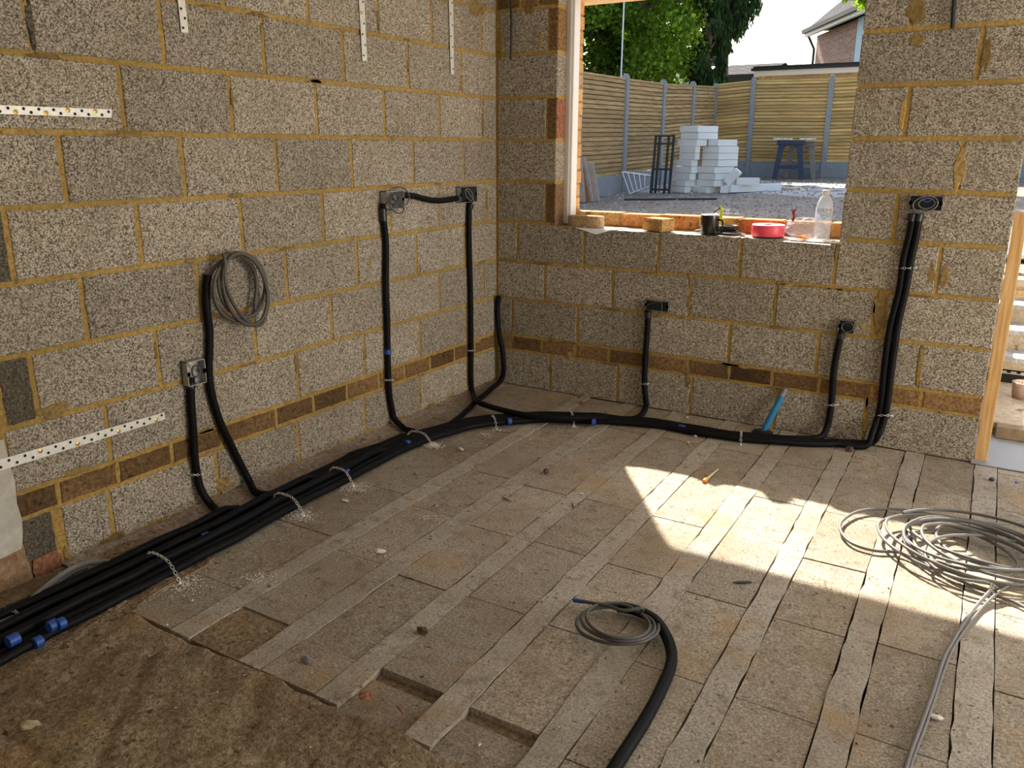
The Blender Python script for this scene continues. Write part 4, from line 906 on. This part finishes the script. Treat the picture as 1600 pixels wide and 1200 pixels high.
for _ in range(900):
    x, y = random.uniform(.1, 2.9), -random.uniform(.1, 3.9)
    if random.random() < .45:
        n_ = random.randint(1, 8); x = bx(n_, y)+random.choice((-.004, .082))+random.gauss(0, .008)
    s = random.uniform(.0010, .0035) if random.random() < .93 else random.uniform(.003, .006); h = s*.8
    zz = .012 if (y < SCY+.05 and x < 1.6) else .003
    a = random.random()*6.28; pts = [Vector((x+s*math.cos(a+k*2.1), y+s*math.sin(a+k*2.1)*1.2, zz)) for k in range(3)]+[Vector((x, y, zz+h))]
    mb.add(pts, [(0,1,3),(1,2,3),(2,0,3),(2,1,0)], random.choice((0, 0, 1, 1, 1, 2)))
o = mb.build('floor_grit', [M_DEBRISW, M_DEBRISB, M_DEBRISG]); tag(o, 'fine grit and crumbs scattered over the whole floor', 'grit', kind='stuff')
mb = MB()
for (u, v, n_, sp) in ((283,913,420,.045), (235,882,60,.03), (470,808,300,.04), (552,762,380,.04), (505,745,250,.05), (676,697,380,.028), (625,686,60,.03), (777,673,40,.02), (760,680,50,.02), (897,668,40,.015), (690,815,60,.035), (668,810,30,.02), (395,905,70,.03), (410,900,60,.03), (590,866,60,.03)):
    c = FL(u, v, .0)
    for _ in range(n_):
        x, y = c.x+random.gauss(0, sp), c.y+random.gauss(0, sp*.7); s = random.uniform(.0015, .0042); a = random.random()*6
        pts = [Vector((x+s*math.cos(a+k*2.1), y+s*math.sin(a+k*2.1), .004)) for k in range(3)]+[Vector((x, y, .004+s*.5))]
        mb.add(pts, [(0,1,3),(1,2,3),(2,0,3)], 0)
o = mb.build('drill_dust', M_DEBRISW); tag(o, 'white drilling dust around the screws of the fixing bands', 'dust', kind='stuff')

# ================================================================ GARDEN
LA, LB = Vector((-3.16, 8.84)), Vector((-3.44, 14.2))
def on_line(u, A, B, v=200):
    d = ray(u, v); d2 = Vector((d.x, d.y)); e = B-A; n = Vector((-e.y, e.x)); t = (A-Vector((CAM.x, CAM.y))).dot(n)/d2.dot(n)
    return Vector((CAM.x, CAM.y))+d2*t
BA, BB = Vector((-3.44, 14.2)), Vector((4, 14.35))
def topz(u, v, p): return AT(u, v, p).z
gf = 'concrete posts of the garden fence'; gp = 'slatted panels of the garden fence'; gb = 'concrete gravel boards of the garden fence'
fences = {}
for key, q, lab in (('side', LA, 'brown slatted side fence with grey concrete posts running away beyond the window'), ('back', Vector((-1, 14.2)), 'golden slatted back fence with grey concrete posts behind the sawhorse')):
    fences[key] = empty('garden_fence', (q.x, q.y, gz(q.y)), lab, 'fence')
def post(p, z0, z1, ang, par):
    mb = MB(); m = Matrix.Translation((p.x, p.y, 0)) @ RZ(ang)
    mb.box((-.05, -.05, z0-.1), (.05, .05, z1-.03), 0, ch=.006, M=m); mb.box((-.035, -.035, z1-.035), (.035, .035, z1), 0, ch=.012, M=m)
    mb.build('post', M_CONC, parent=par)
def panel(a, b, z0, zt0, zt1, mi, par, gb_h=.30):
    # horizontal overlapping slats between two posts, three vertical battens, a top rail, and a gravel board under it
    d = (b-a); L = d.length-.10; d.normalize(); a = a+d*.05; nn = Vector((d.y, -d.x)); c = a+d*L/2
    mb = MB(); zb = z0+gb_h; h = (zt0+zt1)/2-.02-zb; N = int(h/.066)
    for kk in range(2*N):
        k = kk//2; za = zb+h*k/N; zc = zb+h*(k+1)/N-.017; off = .014; wob = random.uniform(-.002, .002)
        if kk % 2: za = zb+h*(k+.5)/N; zc = za+h/N*.9; off = -.030
        sl0, sl1 = (zt0-(zt0+zt1)/2), (zt1-(zt0+zt1)/2)
        def pt(t, z, o_): q = a+d*(L*t)+nn*o_; return Vector((q.x, q.y, z+sl0*(1-t)+sl1*t))
        segs = 8; vs = []
        for i in range(segs+1):
            t = i/segs; w2 = .0022*nz(t*5+kk*3.3, kk*1.7)
            vs += [pt(t, za+w2+wob, off), pt(t, zc+w2*.4+wob, off-.003), pt(t, zc+w2*.4+wob, off-.011), pt(t, za+w2+wob, off-.012)]
        fs = []
        for i in range(segs):
            for e in range(4): fs.append((i*4+e, i*4+(e+1) % 4, (i+1)*4+(e+1) % 4, (i+1)*4+e))
        mb.add(vs, fs, 0, random.uniform(.1, .9))
    root = mb.build('panel', mi, parent=par)
    for t in (.02, .34, .66, .98):
        mb = MB(); q = a+d*(L*t); z1 = (zt0*(1-t)+zt1*t)-.03; m = Matrix.Translation((q.x, q.y, 0)) @ Matrix.Rotation(math.atan2(d.y, d.x), 4, 'Z')
        mb.box((-.018, .030, zb), (.018, .050, z1), 0, .5, M=m); mb.build('batten', mi, parent=root)
    mb = MB(); q0, q1 = a, a+d*L
    vs = [(q0.x+nn.x*s, q0.y+nn.y*s, zt0-.03+e) for s in (-.025, .025) for e in (0, .03)]+[(q1.x+nn.x*s, q1.y+nn.y*s, zt1-.03+e) for s in (-.025, .025) for e in (0, .03)]
    mb.add(vs, [(0,1,5,4),(1,3,7,5),(3,2,6,7),(2,0,4,6),(0,2,3,1),(4,5,7,6)], 0, .7); mb.build('top_rail', mi, parent=root)
    mb = MB(); m = Matrix.Translation((a.x, a.y, 0)) @ Matrix.Rotation(math.atan2(d.y, d.x), 4, 'Z')
    mb.box((0, -.02, z0-.12), (L, .02, zb-.004), 0, ch=.004, M=m); mb.build('gravel_board', M_CONC, parent=par)
pl = [on_line(u, LA, LB) for u in (975, 1033, 1079)]+[BA]
p0 = pl[0]+(pl[0]-pl[1]).normalized()*1.85; pm = p0+(pl[0]-pl[1]).normalized()*1.85
pl = [pm, p0]+pl; _d = (pm-p0)
pl_near = [pm+_d*k for k in (3, 2, 1)]+[pm]
tops = [topz(976, 115, pl[2])-.06, topz(976, 115, pl[2])-.03, topz(976, 115, pl[2]), topz(1033, 124, pl[3]), topz(1079, 127, pl[4]), topz(1119, 130, pl[5])]
names = ['out of sight nearest the house', 'just hidden by the window edge', 'in front of the white pole, tallest looking on the side fence', 'behind the black metal rack', 'behind the left side of the foam stack', 'in the corner of the garden']
for i, p in enumerate(pl):
    if i >= 1: post(p, gz(p.y), tops[i], 87, fences['side'])
for i, p in enumerate(pl_near): post(p, gz(p.y), tops[0], 87, fences['side'])
for i in range(3): panel(pl_near[i], pl_near[i+1], gz(pl_near[i].y)+.02, tops[0]-.07, tops[0]-.07, M_FENCE, fences['side'])
ptop = [t-.07 for t in tops]
pn = ['behind the leaning boards', 'side fence panel between the boards and the first post', 'side fence panel behind the aluminium ladder', 'side fence panel behind the black rack and foam', 'shorter side fence panel nearest the corner']
for i in range(5):
    t0 = ptop[i]; t1 = ptop[i+1]
    panel(pl[i], pl[i+1], gz(pl[i].y)+.02, t0, t1, M_FENCE, fences['side'])
bl = [on_line(u, BA, BB) for u in (1173, 1293)]
bl = [BA]+bl; st = (bl[2]-bl[1]); bl += [bl[2]+st, bl[2]+st*2, bl[2]+st*3]
bt = [topz(1119, 130, BA), topz(1175, 124, bl[1]), topz(1299, 121, bl[2])]; bt += [bt[2]+.03, bt[2]+.06, bt[2]+.08]
bn = ['', 'on the back fence to the left of the sawhorse', 'on the back fence to the right of the sawhorse', 'on the back fence hidden behind the pier', 'on the back fence beyond the pier', 'at the far end of the back fence']
bz = gz(14.2)+.02
for i in range(1, 6): post(bl[i], bz, bt[i]+.05, 2, fences['back'])
bp = ['golden back fence panel beside the garden corner', 'wide golden back fence panel behind the sawhorse', 'golden back fence panel cut off by the pier', 'golden back fence panel behind the pier', 'golden back fence panel seen past the doorway side']
for i in range(5): panel(bl[i], bl[i+1], bz, bt[i]-.02, bt[i+1]-.02, M_FENCE2, fences['back'])
# foam insulation blocks
V = Vector((-.309, .951)); DL = (V+Vector((-V.y, V.x))).normalized(); DR = (V-Vector((-V.y, V.x))).normalized()
ang = math.degrees(math.atan2(DR.y, DR.x))
def foam(K, a, b, z, h, label, group, tone=.5):
    mb = MB(); m = Matrix.Translation((K.x, K.y, z)) @ RZ(ang); mb.box((0, 0, .002), (b, a, h), 0, ch=.004, M=m)
    o = mb.build('foam_block', M_FOAM, origin=(K.x, K.y, z)); tag(o, label, 'foam block', group)
KA, KB = Vector((-2.0, 8.89)), Vector((-1.655, 9.04)); g0 = .70; hh = .1035
gA = 'foam insulation blocks in the left column'; gB = 'foam insulation blocks in the right column'
ords = ['bottom', 'second', 'third', 'fourth', 'fifth', 'sixth', 'seventh', 'eighth', 'ninth', 'top']
for k in range(10):
    j = random.uniform(-.02, .02); K = KA+DR*(.0)+DL*(0)+Vector((j, 0)); a, b = .40, .13
    if k < 2: K = KA+DL*.09-DR*.02+Vector((j*.5, 0)); b = .2 if k else .13
    if k in (5, 6): K = KA-DL*.05+DR*.02; a = .36; b = .1
    if k >= 7: K = KA-DL*.05+DR*.06+Vector((j, 0)); a, b = .40, (.22, .42, .44)[k-7]
    if k == 7: a = .44
    foam(K, a, b, g0+k*hh, hh-.004, 'white foam block, %s one of the left-hand column' % ords[k] if k else 'white foam block at the bottom of the left-hand column', gA)
for k in range(8):
    j = random.uniform(-.015, .015); K = KB+Vector((j, 0)); a, b = .38, .43
    if k == 0: K = KB-DR*.05+DL*.12; b = .40
    if k == 7: K = KB+DL*.0+DR*.02; a, b = .22, .42
    if k in (4, 5, 6): K = KB+DR*.03-DL*.02; a = .36
    foam(K, a, b, g0+k*hh, hh-.004, 'white foam block, %s one of the shorter right-hand column' % (ords[k] if k != 7 else 'topmost') if k else 'white foam block at the bottom of the shorter right-hand column', gB)
gL = 'loose foam pieces beside the stack'
K1, K2 = Vector((-1.40, 9.10)), Vector((-.88, 10.15)); d = (K2-K1); L = d.length; a2 = math.degrees(math.atan2(d.y, d.x)); z0 = gz(9.5)+.015
def loose(x, y, z, sx, sy, sz, az, tilt, label):
    mb = MB(); m = Matrix.Translation((x, y, z)) @ RZ(az) @ Matrix.Rotation(math.radians(tilt), 4, 'Y'); mb.box((0, 0, 0), (sx, sy, sz), 0, ch=.004, M=m)
    o = mb.build('foam_block', M_FOAM, origin=(x, y, z)); tag(o, label, 'foam block', gL)
loose(K1.x, K1.y, z0, L, .14, .11, a2, 0, 'long white foam slab lying on the ground beside the stack')
p = GR(1125, 303); loose(p.x, p.y, z0-.01, .12, .12, .10, 15, 0, 'small foam offcut on the ground between the stack and the long slab')
q = K1+d*.12; loose(q.x-.02, q.y+.0, z0+.113, .36, .14, .11, a2-35, 0, 'short foam block lying on top of the long slab')
p = GR(1137, 303); loose(p.x, p.y+.02, z0+.10, .26, .12, .12, 0, -50, 'foam block tilted up against the others beside the stack')
# black rack
p = Vector((-2.55, 8.78, 0)); zb = gz(p.y); zt = topz(1022, 211, p); px = lambda u: AT(u, 250, p)
e1 = Vector((px(1046).x-px(1018).x, px(1046).y-px(1018).y, 0)); root = empty('metal_rack', (p.x, p.y, zb), 'tall black metal rack standing against the side fence beside the foam', 'rack')
b0 = Vector((px(1020).x, px(1020).y, 0))
def sq(mb, a, b, r=.018): mb.tube([a, b], r*1.2, 4)
fr = [(0, .0), (.22, .0), (.72, .0), (1, .0)]
for i, (t, o_) in enumerate(fr):
    mb = MB(); q = b0+e1*t; sq(mb, Vector((q.x, q.y, zb)), Vector((q.x+.015, q.y+.05, zt))); mb.build('upright', M_STEELD, parent=root)
for zz in (zt-.01, zt-.13, zb+.38, zb+.06):
    mb = MB(); sq(mb, Vector((b0.x, b0.y+.03, zz)), Vector((b0.x+e1.x, b0.y+e1.y+.03, zz)), .013); mb.build('crossbar', M_STEELD, parent=root)
for zz in (zb+.38, zb+.06):
    for k in range(3):
        mb = MB(); q = b0+e1*(k/2); sq(mb, Vector((q.x, q.y, zz)), Vector((q.x+.1, q.y-.30, zb+.03)), .007); mb.build('brace', M_STEELD, parent=root)
# aluminium ladder section
p = Vector((-2.9, 8.55, 0)); A_ = lambda u, v: AT(u, v, p); root = empty('ladder', (p.x, p.y, gz(p.y)), 'short aluminium ladder section leaning against the gravel board', 'ladder')
for a, b in (((972,269),(1016,275)), ((984,303),(1013,292))):
    mb = MB(); sq(mb, A_(*a), A_(*b)+Vector((0,.04,0)), .016); mb.build('rail', M_ALU, parent=root)
for t in (.0, .2, .4, .6, .8):
    a = A_(972+44*t, 269+6*t); b = A_(984+29*t, 303-11*t); mb = MB(); sq(mb, a, b, .013); mb.build('rung', M_ALU, parent=root)
# leaning boards at the left edge of the view
for n, (ub, vb, ut, vt, w, lab) in enumerate(((936,316,926,254,.14,'wide grey-brown board leaning in front of the others beside the window edge'), (927,317,914,246,.05,'narrow pale board leaning second from the front beside the window edge'), (921,318,911,262,.05,'narrow reddish board leaning behind the pale one beside the window edge'), (915,318,906,236,.06,'tall thin board leaning furthest back beside the window edge'))):
    pb = GR(ub, vb); pb = Vector((pb.x, pb.y, gz(pb.y)+.02)); pt = AT(ut, vt, (pb.x-.12, pb.y+.1)); e = Vector((-.95, -.31, 0))*w*1.3
    th = Vector((.0, .03, 0)); vs = [pb, pb+e, pt+e, pt, pb+th, pb+e+th, pt+e+th, pt+th]; mb = MB()
    mb.add(vs, [(0,1,2,3),(7,6,5,4),(0,4,5,1),(1,5,6,2),(2,6,7,3),(3,7,4,0)]); o = mb.build('leaning_board', M_BOARD if n != 2 else M_BRICKR, origin=pb); tag(o, lab, 'board', 'boards leaning at the window edge')
# pipe on the ground
a, b = GR(975, 315), GR(1120, 314); mb = MB(); mb.tube([a+Vector((0,0,.03)), b+Vector((0,0,.03))], .015, 10); o = mb.build('ground_pipe', M_BLACK, origin=a); tag(o, 'long black pipe lying on the garden ground in front of the foam', 'pipe')
# navy plastic sawhorse pair with splashed planks on top
def sawhorse(u0, u1, vt, vb, label, m, yoff, lean=.06):
    c = GR((u0+u1)/2, vb); zb = gz(c.y)+.01; a = AT(u0, vb, c); b = AT(u1, vb, c); zt = AT((u0+u1)/2, vt, c).z; e = Vector((b.x-a.x, b.y-a.y, 0)); w = e.length; e.normalize(); bk = Vector((-e.y, e.x, 0))
    root = empty('sawhorse', (c.x, c.y, zb), label, 'sawhorse', 'trestles under the planks'); A = Vector((a.x, a.y, 0)); z = lambda q, h: Vector((q.x, q.y, h))
    for s in (0, 1):
        for f in (0, 1):
            q0 = A+e*(w*(0.03 if s == 0 else .97))+bk*(f*.30); q1 = A+e*(w*(.2 if s == 0 else .80))+bk*(.12+f*.06)
            mb = MB(); vs = []
            for (q, hgt, ww) in ((q0, zb, .045), (q1, zt-.05, .06)):
                for (i, j) in ((-1,-1),(1,-1),(1,1),(-1,1)): vs.append(z(q+e*(i*ww)+bk*(j*.018), hgt))
            mb.add(vs, [(0,1,5,4),(1,2,6,5),(2,3,7,6),(3,0,4,7),(4,5,6,7),(3,2,1,0)]); mb.build('leg', m, parent=root)
    mb = MB(); M4 = Matrix.Translation((A.x, A.y, 0)) @ Matrix.Rotation(math.atan2(e.y, e.x), 4, 'Z')
    mb.box((w*.02, .08, zt-.09), (w*.98, .22, zt), 0, ch=.008, M=M4); mb.build('top_beam', m, parent=root)
    mb = MB(); mb.box((w*.1, .02, zb+.20), (w*.9, .05, zb+.27), 0, ch=.004, M=M4); mb.build('stretcher', m, parent=root)
    # arched web under the beam
    mb = MB(); n = 14; top = []; arch = []
    for k in range(n+1):
        t = k/n; x = w*(.17+.66*t); top.append(M4 @ Vector((x, .12, zt-.05))); arch.append(M4 @ Vector((x, .12, zt-.10-.15*(abs(2*t-1)**2.4))))
    bkv = bk*.02; vs = top+arch+[v+bkv for v in top]+[v+bkv for v in arch]; m_ = n+1; fs = []
    for k in range(n): fs += [(k, k+1, m_+k+1, m_+k), (2*m_+k+1, 2*m_+k, 3*m_+k, 3*m_+k+1), (m_+k, m_+k+1, 3*m_+k+1, 3*m_+k)]
    mb.add(vs, fs); mb.build('web', m, parent=root); return c, zt, e, bk, w
c, zt, e, bk, w = sawhorse(1208, 1253, 219, 281, 'navy plastic sawhorse with an arched frame on the sunlit strip', M_NAVY, 0)
sawhorse(1226, 1272, 222, 279, 'weathered grey trestle standing behind the navy sawhorse', M_GREYWOOD, 0)
for n, (t0, t1, lab) in enumerate(((-.12, .55, 'pale splashed plank end on the navy sawhorse, the left one'), (.78, 1.35, 'paint-splashed plank end overhanging the right of the navy sawhorse'))):
    o0 = Vector((c.x, c.y, zt+.002))-e*w*.5; mb = MB(); M4 = Matrix.Translation(o0) @ Matrix.Rotation(math.atan2(e.y, e.x), 4, 'Z')
    mb.box((w*t0, .04, .0), (w*t1, .75, .04), 0, ch=.005, M=M4); ob = mb.build('plank', M_SPLASH, origin=o0); tag(ob, lab, 'plank', 'planks on the trestles')
# pole behind the fence
p = on_line(967, Vector((-3.55, 9.)), Vector((-3.8, 14.2))); mb = MB(); mb.tube([Vector((p.x, p.y, .7)), Vector((p.x+.02, p.y, 6.2))], .013, 8); o = mb.build('white_pole', M_ALU, origin=(p.x, p.y, .7)); tag(o, 'thin white pole rising behind the first visible fence post', 'pole')
# rubble on the garden ground
mb = MB()
for _ in range(2600):
    y = random.uniform(5.0, 14.0); x = CAM.x-(y-CAM.y)*random.uniform(.17, .56); s = random.uniform(.006, .03)*(1.3 if random.random() < .1 else 1); z = gz(y)+.03*nz(x*1.3, y*1.3)+.012*nz(x*7, y*7); a = random.random()*6
    pts = [Vector((x+s*math.cos(a+k*1.57)*random.uniform(.7,1.2), y+s*math.sin(a+k*1.57), z-.004)) for k in range(4)]+[Vector((x+s*.2, y, z+s*.8)), Vector((x-s*.3, y+s*.2, z+s*.7))]
    mb.add(pts, [(0,1,4),(1,2,4),(2,5,4),(2,3,5),(3,0,5),(0,4,5)], random.choice((0, 0, 0, 1)), random.random())
o = mb.build('garden_rubble', [M_STONES, M_SLABPALE]); tag(o, 'small stones and rubble strewn over the bare garden ground', 'rubble', kind='stuff')

# ================================================================ BUILDINGS BEYOND THE FENCE
def obox(mb, A, B, depth, z0, z1, mi=0, t=.5, off=0):
    # box standing on the line A-B, going away from it by depth
    A = Vector(A[:2]); B = Vector(B[:2]); e = (B-A).normalized(); n = Vector((-e.y, e.x)); m = Matrix(((e.x, n.x, 0, A.x), (e.y, n.y, 0, A.y), (0, 0, 1, 0), (0, 0, 0, 1)))
    mb.box((0, off, z0), ((B-A).length, off+depth, z1), mi, t, M=m)
YB = 20.0
def atY(u, v, y): d = ray(u, v); return CAM+d*((y-CAM.y)/d.y)
rt = atY(1345, 97, YB).z; x0 = atY(1186, 110, YB).x
root = empty('garden_building', (1, YB, gz(YB)), 'single-storey yellow brick building with a black flat roof edge behind the back fence', 'building')
mb = MB(); mb.box((x0, YB, .6), (7, YB+5, rt-.25)); mb.build('wall', M_HB2, parent=root)
mb = MB(); mb.box((x0-.12, YB-.14, rt-.12), (7.1, YB+5.1, rt)); mb.box((x0-.16, YB-.20, rt-.12), (7.1, YB-.13, rt-.05)); mb.build('flat_roof', M_ROOF, parent=root)
mb = MB(); mb.box((x0-.10, YB-.12, rt-.25), (7, YB+5, rt-.12)); mb.build('soffit', M_WHITE, parent=root)
for u0, u1, v in ((1228, 1267, 124.5), (1320, 1360, 122.5)):
    a, b = atY(u0, v, YB), atY(u1, v, YB); mb = MB(); mb.box((a.x, YB-.03, a.z-1.3), (b.x, YB+.02, a.z-.0)); w_ = mb.build('window', M_WHITE, parent=root)
    mb = MB(); mb.box((a.x+.07, YB-.045, a.z-1.22), (b.x-.07, YB-.028, a.z-.10)); mb.build('pane', M_GLASS, parent=w_)
root = empty('outbuilding', (x0-1.2, YB+1, gz(YB)), 'low building with a grey tiled roof between the tree and the flat-roofed building', 'building')
a, b = atY(1108, 122, YB+1.5), atY(1186, 120, YB+1.5); zt = atY(1150, 117, YB+1.5).z
mb = MB(); mb.box((a.x, YB+1.5, .6), (x0-.25, YB+5, zt-.25)); mb.build('wall', M_HB2, parent=root)
mb = MB(); mb.box((a.x-.1, YB+1.35, zt-.26), (x0-.2, YB+5, zt)); mb.build('gutter', M_ROOF, parent=root)
r1 = atY(1142, 102, YB+3.6); mb = MB()
mb.add([(a.x-.1, YB+1.4, zt), (x0-.2, YB+1.4, zt), (x0-.2, YB+3.6, r1.z), (r1.x, YB+3.6, r1.z), (a.x-.1, YB+5.8, zt), (x0-.2, YB+5.8, zt)], [(0,1,2,3),(0,3,4),(3,2,5,4),(0,4,5,1),(1,5,2)]); mb.build('roof', M_TILE, parent=root)
A, B = Vector((atY(1277,56,26).x, 26)), Vector((atY(1341,56,22.65).x, 22.65)); ez = atY(1275, 56, 26).z
root = empty('brick_house', (A.x+1, A.y, .8), 'red brick house with a tiled roof and pale blue section beyond the flat roof', 'house')
mb = MB(); obox(mb, A, B, 7, .8, ez+.0); mb.build('wall', M_HB1, parent=root)
E2 = B+(B-A).normalized()*2.2; mb = MB(); obox(mb, B, E2, 6.8, .8, ez-.0, off=-.05); e = mb.build('bay', M_PALEBLUE, parent=root); e['label'] = 'pale blue rendered section'
e = (B-A).normalized(); n = Vector((-e.y, e.x)); a1 = A-e*.25-n*.35; a2 = E2+e*.3-n*.35
mb = MB(); obox(mb, a1, a2, .12, ez-.02, ez+.18); mb.build('fascia', M_WHITE, parent=root)
mb = MB(); obox(mb, a1-n*.1, a2-n*.1, .1, ez+.08, ez+.20); mb.tube([Vector((A.x-e.x*.1, A.y-e.y*.1, ez))+Vector((-n.x*.3, -n.y*.3, .08)), Vector((A.x-e.x*.05-n.x*.05, A.y-e.y*.05-n.y*.05, ez-.4)), Vector((A.x-e.x*.05-n.x*.05, A.y-e.y*.05-n.y*.05, .9))], .04, 8); mb.build('gutter', M_ROOF, parent=root)
r0, r1 = a1+n*3.6+e*.0, a2+n*3.6; b0, b1 = a1+n*7.6, a2+n*7.6; hz = ez+.18
mb = MB(); mb.add([(a1.x,a1.y,hz),(a2.x,a2.y,hz),(r1.x,r1.y,hz+3.0),(r0.x,r0.y,hz+3.0),(b1.x,b1.y,hz),(b0.x,b0.y,hz)], [(0,1,2,3),(3,2,4,5),(0,3,5),(1,4,2),(0,5,4,1)]); mb.build('roof', M_TILE, parent=root)
a = atY(1030, 95, 30); root = empty('distant_house', (a.x+.5, 30, 1), 'pale blue and white house glimpsed through the trees above the side fence', 'house')
mb = MB(); b = atY(1062, 95, 30); mb.box((a.x, 30, .8), (b.x, 34, atY(1045,92,30).z)); mb.build('wall', M_PALEBLUE, parent=root)
mb = MB(); mb.box((a.x-.2, 29.8, atY(1045,92,30).z), (b.x+.2, 34, atY(1045,90,30).z+.1)); mb.build('roof', M_ROOF, parent=root)
mb = MB(); c = (a.x+b.x)/2; zt = atY(1045,100,30).z; mb.box((c-.3, 29.95, zt-1.0), (c+.3, 30.02, zt)); w_ = mb.build('window', M_WHITE, parent=root)
mb = MB(); mb.box((c-.25, 29.93, zt-.95), (c+.25, 29.96, zt-.05)); mb.build('pane', M_GLASS, parent=w_)

# ================================================================ TREES
def tree(name, cx, cy, zc, rx, ry, rz_, n, m, size, label, zb=.8, droop=0, clump=1, trunk_r=.14, elong=1.6, seed=0, cat='tree'):
    rnd = random.Random(seed); root = empty(name, (cx, cy, zb), label, cat, 'trees beyond the garden fence')
    # clumps, each with its own branch
    cl = []
    while len(cl) < clump:
        p = Vector((rnd.uniform(-1, 1), rnd.uniform(-1, 1), rnd.uniform(-1, 1)))
        if .15 < p.length < .95: cl.append(Vector((cx+p.x*rx, cy+p.y*ry, zc+p.z*rz_)))
    mb = MB(); top = Vector((cx+.1, cy, zc+rz_*.4))
    mb.tube(smooth_path([(cx, cy, zb-.2), (cx+.05, cy, (zb+zc)/2), (cx-.05, cy+.03, zc), top], .4), [trunk_r]*0 or trunk_r*.8, 8)
    for q in cl[:max(6, len(cl)//2)]:
        s = Vector((cx, cy, min(q.z-.2, zc))); mb.tube([s, s.lerp(q, .5)+Vector((0, 0, .15)), q], [trunk_r*.35, trunk_r*.22, .012], 5)
    mb.build('trunk', M_BARK, parent=root)
    mb = MB(); per = n//clump
    for q in cl:
        rr = min(rx, ry, rz_)*rnd.uniform(.20, .36)*(1.5 if clump < 12 else 1.0); tn0 = rnd.uniform(-.2, .2)
        for _ in range(per):
            d = Vector((rnd.gauss(0, 1), rnd.gauss(0, 1), rnd.gauss(0, 1))).normalized()*rr*(rnd.random()**.45)
            p = q+Vector((d.x*1.1, d.y*1.1, d.z*(1+droop*.6)-droop*rr*.4)); s = size*rnd.uniform(.6, 1.3)
            if droop: ax = Vector((rnd.gauss(0, .25), rnd.gauss(0, .25), -1)).normalized()
            else: ax = Vector((rnd.gauss(0, 1), rnd.gauss(0, 1), rnd.gauss(-.3, .8))).normalized()
            sd = ax.cross(Vector((rnd.gauss(0,1), rnd.gauss(0,1), rnd.gauss(0,1)))).normalized()*s*.5; e = ax*s*elong
            mb.add([p, p+e*.45+sd, p+e, p+e*.45-sd], [(0,1,2,3)], 0, min(1, max(0, .5+tn0+rnd.gauss(0, .32))))
    mb.build('foliage', m, parent=root)
tree('evergreen_tree', -7.4, 15.0, 4.6, 1.9, 1.9, 3.4, 20000, M_LEAFD, .085, 'dark dense tree rising behind the side fence next to the window edge', clump=70, seed=1)
tree('evergreen_tree', -6.6, 11.5, 3.6, .9, 1.5, 1.9, 9000, M_LEAFD, .07, 'dark bush-like tree close behind the nearest side fence panel', clump=34, seed=7)
tree('broadleaf_tree', -5.7, 15.3, 4.7, 1.6, 1.7, 2.8, 24000, M_LEAF, .072, 'bright sunlit broadleaf tree behind the middle of the side fence', clump=60, seed=2)
tree('broadleaf_tree', -7.0, 18.5, 5.0, 2.0, 2.0, 3.2, 10000, M_LEAFL, .12, 'yellow-green tree further back behind the bright broadleaf one', clump=40, seed=3)
tree('drooping_tree', -4.45, 16.4, 3.7, .52, .8, 1.6, 12000, M_LEAFD, .045, 'dark tree with hanging strands of foliage over the garden corner', droop=1, clump=40, elong=3.4, seed=4)
tree('drooping_tree', -4.30, 17.2, 4.75, .70, 1.0, .95, 8000, M_LEAFD, .045, 'upper drooping crown reaching over the sky beside the corner tree', droop=1, clump=26, elong=3.4, seed=5)
tree('garden_shrub_tree', -.12, 12.6, 4.35, .75, .85, .85, 5200, M_LEAFL, .06, 'lime-green leafy branch end showing beside the top of the pier', clump=26, seed=6, zb=.8, trunk_r=.06)
# a tall tree mostly out of view, added so its shade falls across the garden
tree('shade_tree', -6.9, 15.8, 9.6, 3.3, 3.2, 2.6, 9000, M_LEAF, .26, 'tall tree added beyond the side fence to shade the garden', clump=60, seed=8, trunk_r=.25)
